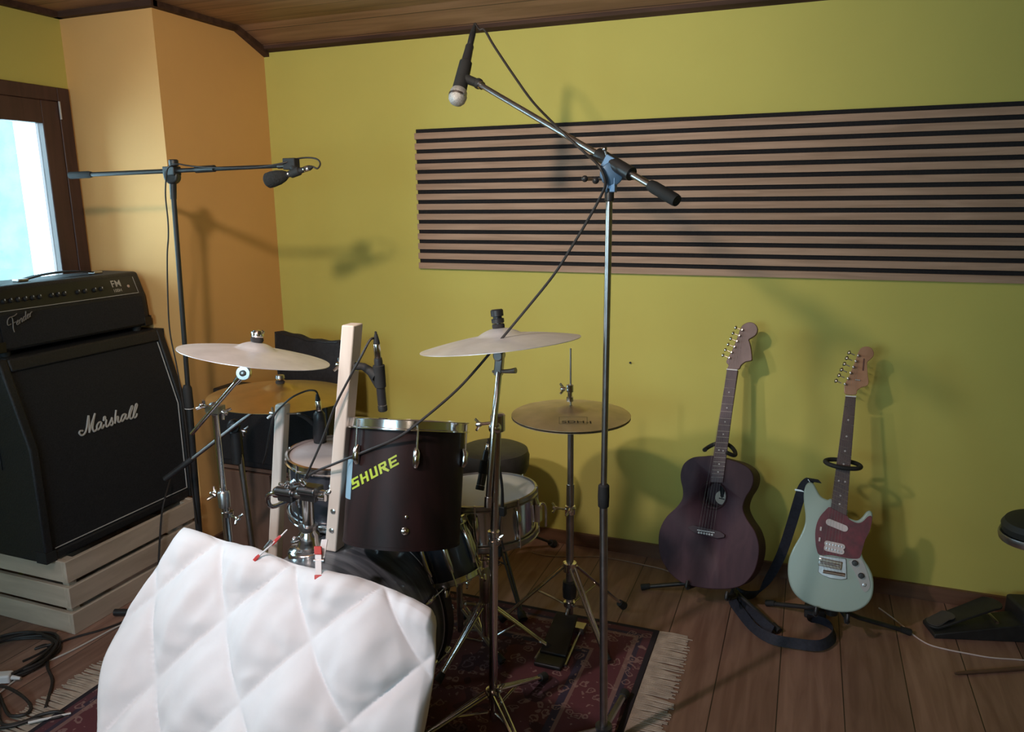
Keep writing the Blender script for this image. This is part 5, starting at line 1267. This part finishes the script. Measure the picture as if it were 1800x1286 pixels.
# chrome tailpiece and bridge
tp = K([(262, 752), (460, 778), (466, 930), (420, 936), (340, 925), (285, 905), (248, 878)])
tpo = obj('tailpiece', MB().prism([on(*p)+N*.001 for p in tp], N*.004), chrome_dull, t, bevel=.0015)
bq = on(*K([(340, 815)])[0])
obj('bridge_base', MB().box(bq+N*.009, (.075, .028, .009), Matrix((V, U, N)).transposed()), chrome, tpo, bevel=.002)
for i in range(6): obj('bridge_saddle', MB().lathe([(.004, -.005), (.004, .005)], bq+V*(-.027+i*.0108)+N*.016, V, 12), chrome_dull, tpo)
ta, tb = [on(*p) for p in K([(285, 872), (450, 900)])]; obj('tail_bar', MB().tube([ta+N*.010, tb+N*.010], .006, 12), chrome, tpo)
cpn = K([(478, 802), (520, 778), (562, 772), (602, 832), (634, 930), (640, 990), (612, 1028), (580, 1010), (550, 935), (515, 862)])
cpo = obj('control_plate', MB().prism([on(*p)+N*.0005 for p in closed_smooth([Vector(p) for p in cpn], 3)], N*.002), mat('satin_plate', (.36, .33, .31), .5, .7), t, angle=50)
for p in K([(525, 810), (572, 905)]): obj('knob', MB().lathe([(.0095, 0), (.0095, .012), (.008, .0145), (0, .015)], on(*p)+N*.002, N, 20), black, cpo)
obj('output_jack', MB().lathe([(.006, 0), (.006, .003), (.003, .0035), (.003, .001), (0, .001)], on(*K([(597, 975)])[0])+N*.002, N, 16), chrome_dull, cpo)
nk = [on(1486, 697), on(1504.6, 698.5), on(1488, 906), on(1460.5, 892)]
n0, n1_, n2, n3 = nk
board = wood('dark_rosewood_board', (.055, .026, .026), (.10, .052, .048), .42, (16, 16, 1.3))
fbo = obj('fretboard', MB().prism([p+N*.004 for p in (n0, n3, n2, n1_)], N*.005), board, t, bevel=.001)
maple = wood('amber_maple', (.36, .17, .085), (.46, .23, .13), .35, (11, 11, 1.6), coat=.3)
sec = []
for k in range(9):
    f = k/8*.93; a = n0.lerp(n3, f)+N*.004; b_ = n1_.lerp(n2, f)+N*.004; c_ = (a+b_)/2; hw = (b_-a)/2
    sec.append([a, a-N*.007, c_-hw*.6-N*.016, c_-N*.019, c_+hw*.6-N*.016, b_-N*.007, b_])
vs = [p for s in sec for p in s]
obj('neck', MB().add(vs, fs), maple, t, angle=60)
obj('nut', MB().prism([n0+N*.004+U*.004, n1_+N*.004+U*.004, n1_+N*.004, n0+N*.004], N*.0075), white_pl, t, smooth=False, label='white nut')
Ln = (n0-n3).length; scale_len = .60; fm_ = MB()
for i in range(1, 23):
    f = scale_len*(1-2**(-i/12))/Ln
    if f > .98: break
    obj('fret', MB().tube([n0.lerp(n3, f)+N*.0092, n1_.lerp(n2, f)+N*.0092], .0008, 6), steel, fbo)
for i in (3, 5, 7, 9, 12, 15, 17, 19):
    f = scale_len*(1-(2**(-i/12)+2**(-(i-1)/12))/2)/Ln
    if f > .97: break
    c_ = (n0.lerp(n3, f)+n1_.lerp(n2, f))/2
    for q in ((-.010, .010) if i == 12 else (0,)):
        obj('inlay_dot', MB().lathe([(.0032, 0), (.0032, .0006), (0, .0006)], c_+V*q+N*.0088, N, 12), mat('pearl_dot', (.6, .56, .55), .4), fbo)
hs = z2p([(282, 990), (258, 885), (265, 800), (330, 690), (402, 520), (478, 330), (518, 205), (572, 125), (660, 92), (760, 115), (815, 200), (802, 280), (745, 340), (694, 385), (692, 480), (702, 620), (718, 760), (690, 830), (585, 862), (505, 920), (474, 1000)], 10.72, 1460, 600)
hp3 = [on(*p) for p in closed_smooth([Vector(p) for p in hs], 3)]
head = obj('headstock', MB().prism(hp3, -N*.013), maple, t, bevel=.0015, angle=50)
posts = z2p([(520, 270), (475, 375), (430, 485), (376, 595), (328, 700), (272, 805)], 10.72, 1460, 600)
outd = (-V*.9+U*.3).normalized()
for p in posts: tuner(head, on(*p), outd, N, chrome_dull)
q0, q1 = [on(*p)+N*.0004 for p in z2p([(632, 320), (612, 550)], 10.72, 1460, 600)]
obj('headstock_decal', MB().prism([q0-V*.0025, q0+V*.0025, q1+V*.0025, q1-V*.0025], N*.0005), mat('decal_brown', (.10, .03, .018), .5), head, smooth=False)
obj('string_tree', MB().box(on(*z2p([(510, 728)], 10.72, 1460, 600)[0])+N*.003, (.016, .004, .006), Matrix((V, U, N)).transposed()), chrome_dull, head)
sp = []
for i in range(6):
    a = bq+V*(-.027+i*.0108)+N*.0205; b_ = n0.lerp(n1_, .1+i*.16)+N*.0115
    sp += [(a, b_), (b_, on(*posts[5-i])+N*.010), (a, ta.lerp(tb, .1+.16*i)+N*.012)]
strings(t, sp, .00035)
eg = t
for p, d in (((1424, 848), U*.7-V*.5), ((1434, 1072), -U)):
    obj('strap_button', MB().lathe([(.003, 0), (.003, .008), (.007, .010), (.007, .013), (0, .013)], on(*p)-N*.02, d.normalized(), 14), chrome_dull, t)
# strap: from the upper horn behind the body to the floor and back to the lower button
strap_m = mat('navy_strap_webbing', (.014, .016, .028), .75, var=.25, scale=90, bump=.2)
hn = on(1428, 846)-N*.016
f1 = PZ(1336, 1040, .02)
S1 = [hn+V*.012+N*.012, hn-V*.006+U*.008, on(1411, 858)-N*.03, PY(1402, 885, 2.80), PY(1390, 925, 2.83), PY(1373, 975, 2.86), PY(1354, 1012, 2.88), f1, PZ(1312, 1046, .02), PZ(1290, 1040, .02), PZ(1286, 1052, .022), PZ(1304, 1078, .022), PZ(1326, 1104, .018), PZ(1356, 1122, .022), PZ(1395, 1130, .022), PZ(1440, 1134, .024), PZ(1463, 1122, .026), PZ(1466, 1108, .026), PZ(1456, 1096, .026), PZ(1440, 1089, .03), PZ(1424, 1086, .04), on(1430, 1076)-N*.024-U*.012]
sd = [V, V, V*.8-U*.4, V, V, V, V*.9+Vector((0, .3, 0)), Vector((.5, .3, .6)), Vector((.2, .5, .7)), Vector((0, .4, .9)), Vector((.4, .2, .8)), Vector((.6, .3, .6)), Vector((.3, .7, .5)), Vector((.1, .5, .8)), Vector((0, .4, .9)), Vector((-.1, .5, .8)), Vector((-.3, .3, .8)), Vector((-.4, 0, .9)), Vector((-.2, -.2, .9)), Vector((0, -.2, .9)), Vector((0, -.3, .9)), V]
obj('strap', MB().ribbon(S1, .036, sd, .0035, 7), strap_m, t, label='dark navy webbing strap trailing on the floor')
f2 = [PZ(1284, 1040, .022), PZ(1305, 1062, .03), PZ(1330, 1084, .03), PZ(1358, 1108, .024)]
obj('strap_tail', MB().ribbon(f2, .034, [Vector((.3, .6, .6))]*4, .0035, 7), strap_m, t)
bk = PY(1403, 868, 2.79)
obj('strap_buckle', MB().box(on(1407, 862)-N*.034, (.04, .006, .006), Matrix((V, -N, U)).transposed()), chrome_dull, t)
yk = on(1481.5, 817)
hub = (B-N*(.042+.08)); hub = Vector((hub.x, hub.y, 0))
st_e = guitar_stand('black tripod guitar stand under the pale green electric guitar', hub, [PZ(1347, 1064, 0), PZ(1600, 1116, 0), hub+Vector((.0, .13, 0))], yk, B-N*.0, U, V, N, .042, .05, True)
fb_ = PZ(1432, 1088, 0)
obj('front_foot', MB().box(Vector((fb_.x, fb_.y+.02, .022)), (.075, .05, .04)).tube([(fb_.x, fb_.y+.02, .03), (hub.x, hub.y, .08)], .009, 10), rubber, st_e, bevel=.006)

# ================================================================== FLOOR ITEMS ON THE RIGHT
def floor_line(name, pts, r, m, label):
    P = [PZ(u, v, r) for u, v in pts]
    return tag(obj(name, MB().tube(P, r, 8, smooth=8), m, base=(P[0].x, P[0].y, 0)), label, 'cable')
floor_line('floor_cable', [(1545, 1068), (1562, 1080), (1585, 1098), (1605, 1115), (1630, 1131), (1660, 1140), (1700, 1148), (1740, 1155), (1780, 1158), (1830, 1160), (1950, 1150), (2150, 1140)], .0026, mat('pink_white_cable', (.62, .5, .47), .5), 'pale cord curving over the floor from the electric guitar stand past the foot pedal')
floor_line('floor_cable', [(935, 970), (960, 976), (1000, 978), (1050, 978), (1090, 984), (1130, 992), (1165, 1000), (1190, 1010)], .0026, mat('tan_cable', (.32, .22, .17), .5), 'thin tan cord along the floor behind the hi-hat stand to the acoustic guitar')
a, b_ = PZ(1678, 1183, .007), PZ(1830, 1172, .007)
tag(obj('drumstick', MB().tube([a, a.lerp(b_, .03), a.lerp(b_, .1), b_], [.003, .0045, .006, .007], 12), wood('stick_wood', (.10, .05, .03), (.15, .08, .05), .5, (2, 12, 12)), base=(a.x, a.y, 0)), 'thin brown drumstick lying on the floor below the foot pedal', 'drumstick')
# foot pedal: wedge base with a long rocker plate
pa, pb = PZ(1640, 1120, 0), PZ(1775, 1126, 0)
ped_m = mat('dark_pedal_body', (.02, .02, .021), .5, var=.2, scale=40)
dx_ = (pb-pa).normalized(); dy_ = Vector((-dx_.y, dx_.x, 0))
t = thing('foot_pedal', (pa+pb)/2, 'black rocker foot pedal on the floor at the right beside the baseboard', 'pedal')
L_ = (pb-pa).length
def pw(x, y, z): return pa+dx_*x+dy_*y+Vector((0, 0, z))
obj('base', MB().hexa([pw(.0, -.01, .002), pw(L_+.06, -.01, .002), pw(L_+.06, .09, .002), pw(.0, .09, .002), pw(.0, -.01, .018), pw(L_+.06, -.01, .072), pw(L_+.06, .09, .072), pw(.0, .09, .018)]), ped_m, t, bevel=.004)
def plate(x0, x1, z0, z1, hw0, hw1, yc, m, th):
    pts = []
    for k in range(13):
        a_ = math.pi/2+math.pi*k/12; pts.append(pw(x0+hw0*(1+math.cos(a_)), yc+hw0*math.sin(a_), z0))
    for k in range(13):
        a_ = -math.pi/2+math.pi*k/12; pts.append(pw(x1-hw1*(1-math.cos(a_)), yc+hw1*math.sin(a_), z1))
    return MB().prism(pts, (0, 0, th))
pl = obj('rocker_plate', plate(-.012, L_*.92, .026, .112, .036, .043, .045, ped_m, .008), ped_m, t, bevel=.002, angle=50)
obj('toe_pad', plate(-.006, .085, .0345, .062, .030, .03, .045, ped_m, .003), mat('grey_rubber_pad', (.07, .062, .056), .7), pl, angle=50, label='grey rubber heel pad')
obj('rear_block', MB().box(pw(L_+.085, .06, .06), (.10, .13, .115), Matrix.Rotation(math.atan2(dx_.y, dx_.x), 3, 'Z')), ped_m, t, bevel=.01)
obj('pivot_bar', MB().tube([pw(L_*.8, -.005, .07), pw(L_*.8, .095, .07)], .006, 10), chrome_dull, t)
# round pad at the right edge, carried by a stand outside the frame
sc_ = PD(1824, 932, 2.20)
ax_ = (UPZ-RT*.12).normalized()
sp0 = sc_+Vector((.42, .14, 0)); sp0.z = 0
t = thing('practice_pad', sp0, 'round black drum pad with metal rim cut off by the right edge of the picture', 'drum pad')
obj('pad', MB().lathe([(0, -.01), (.075, -.01), (.088, .0), (.090, .018), (.080, .032), (.05, .038), (0, .040)], sc_, ax_, 44), mat('black_pad_rubber', (.022, .022, .02), .6, var=.2), t)
rm = obj('rim', MB().lathe([(.080, -.026), (.096, -.024), (.098, -.012), (.094, -.002), (.080, -.006)], sc_, ax_, 44, close=True), chrome_dull, t)
obj('support_arm', MB().tube([sc_+Vector((0, 0, -.02)), sc_+Vector((.2, .07, -.06)), Vector((sp0.x, sp0.y, sc_.z-.08))], .011, 12), chrome_dull, t)
obj('stand_pole', MB().tube([(sp0.x, sp0.y, .03), (sp0.x, sp0.y, sc_.z-.04)], .014, 16), chrome_dull, t)
tripod(t, sp0, .26, .1, .22, (.2, -1.0, 1.6), .009, chrome_dull, 0, True, .014)
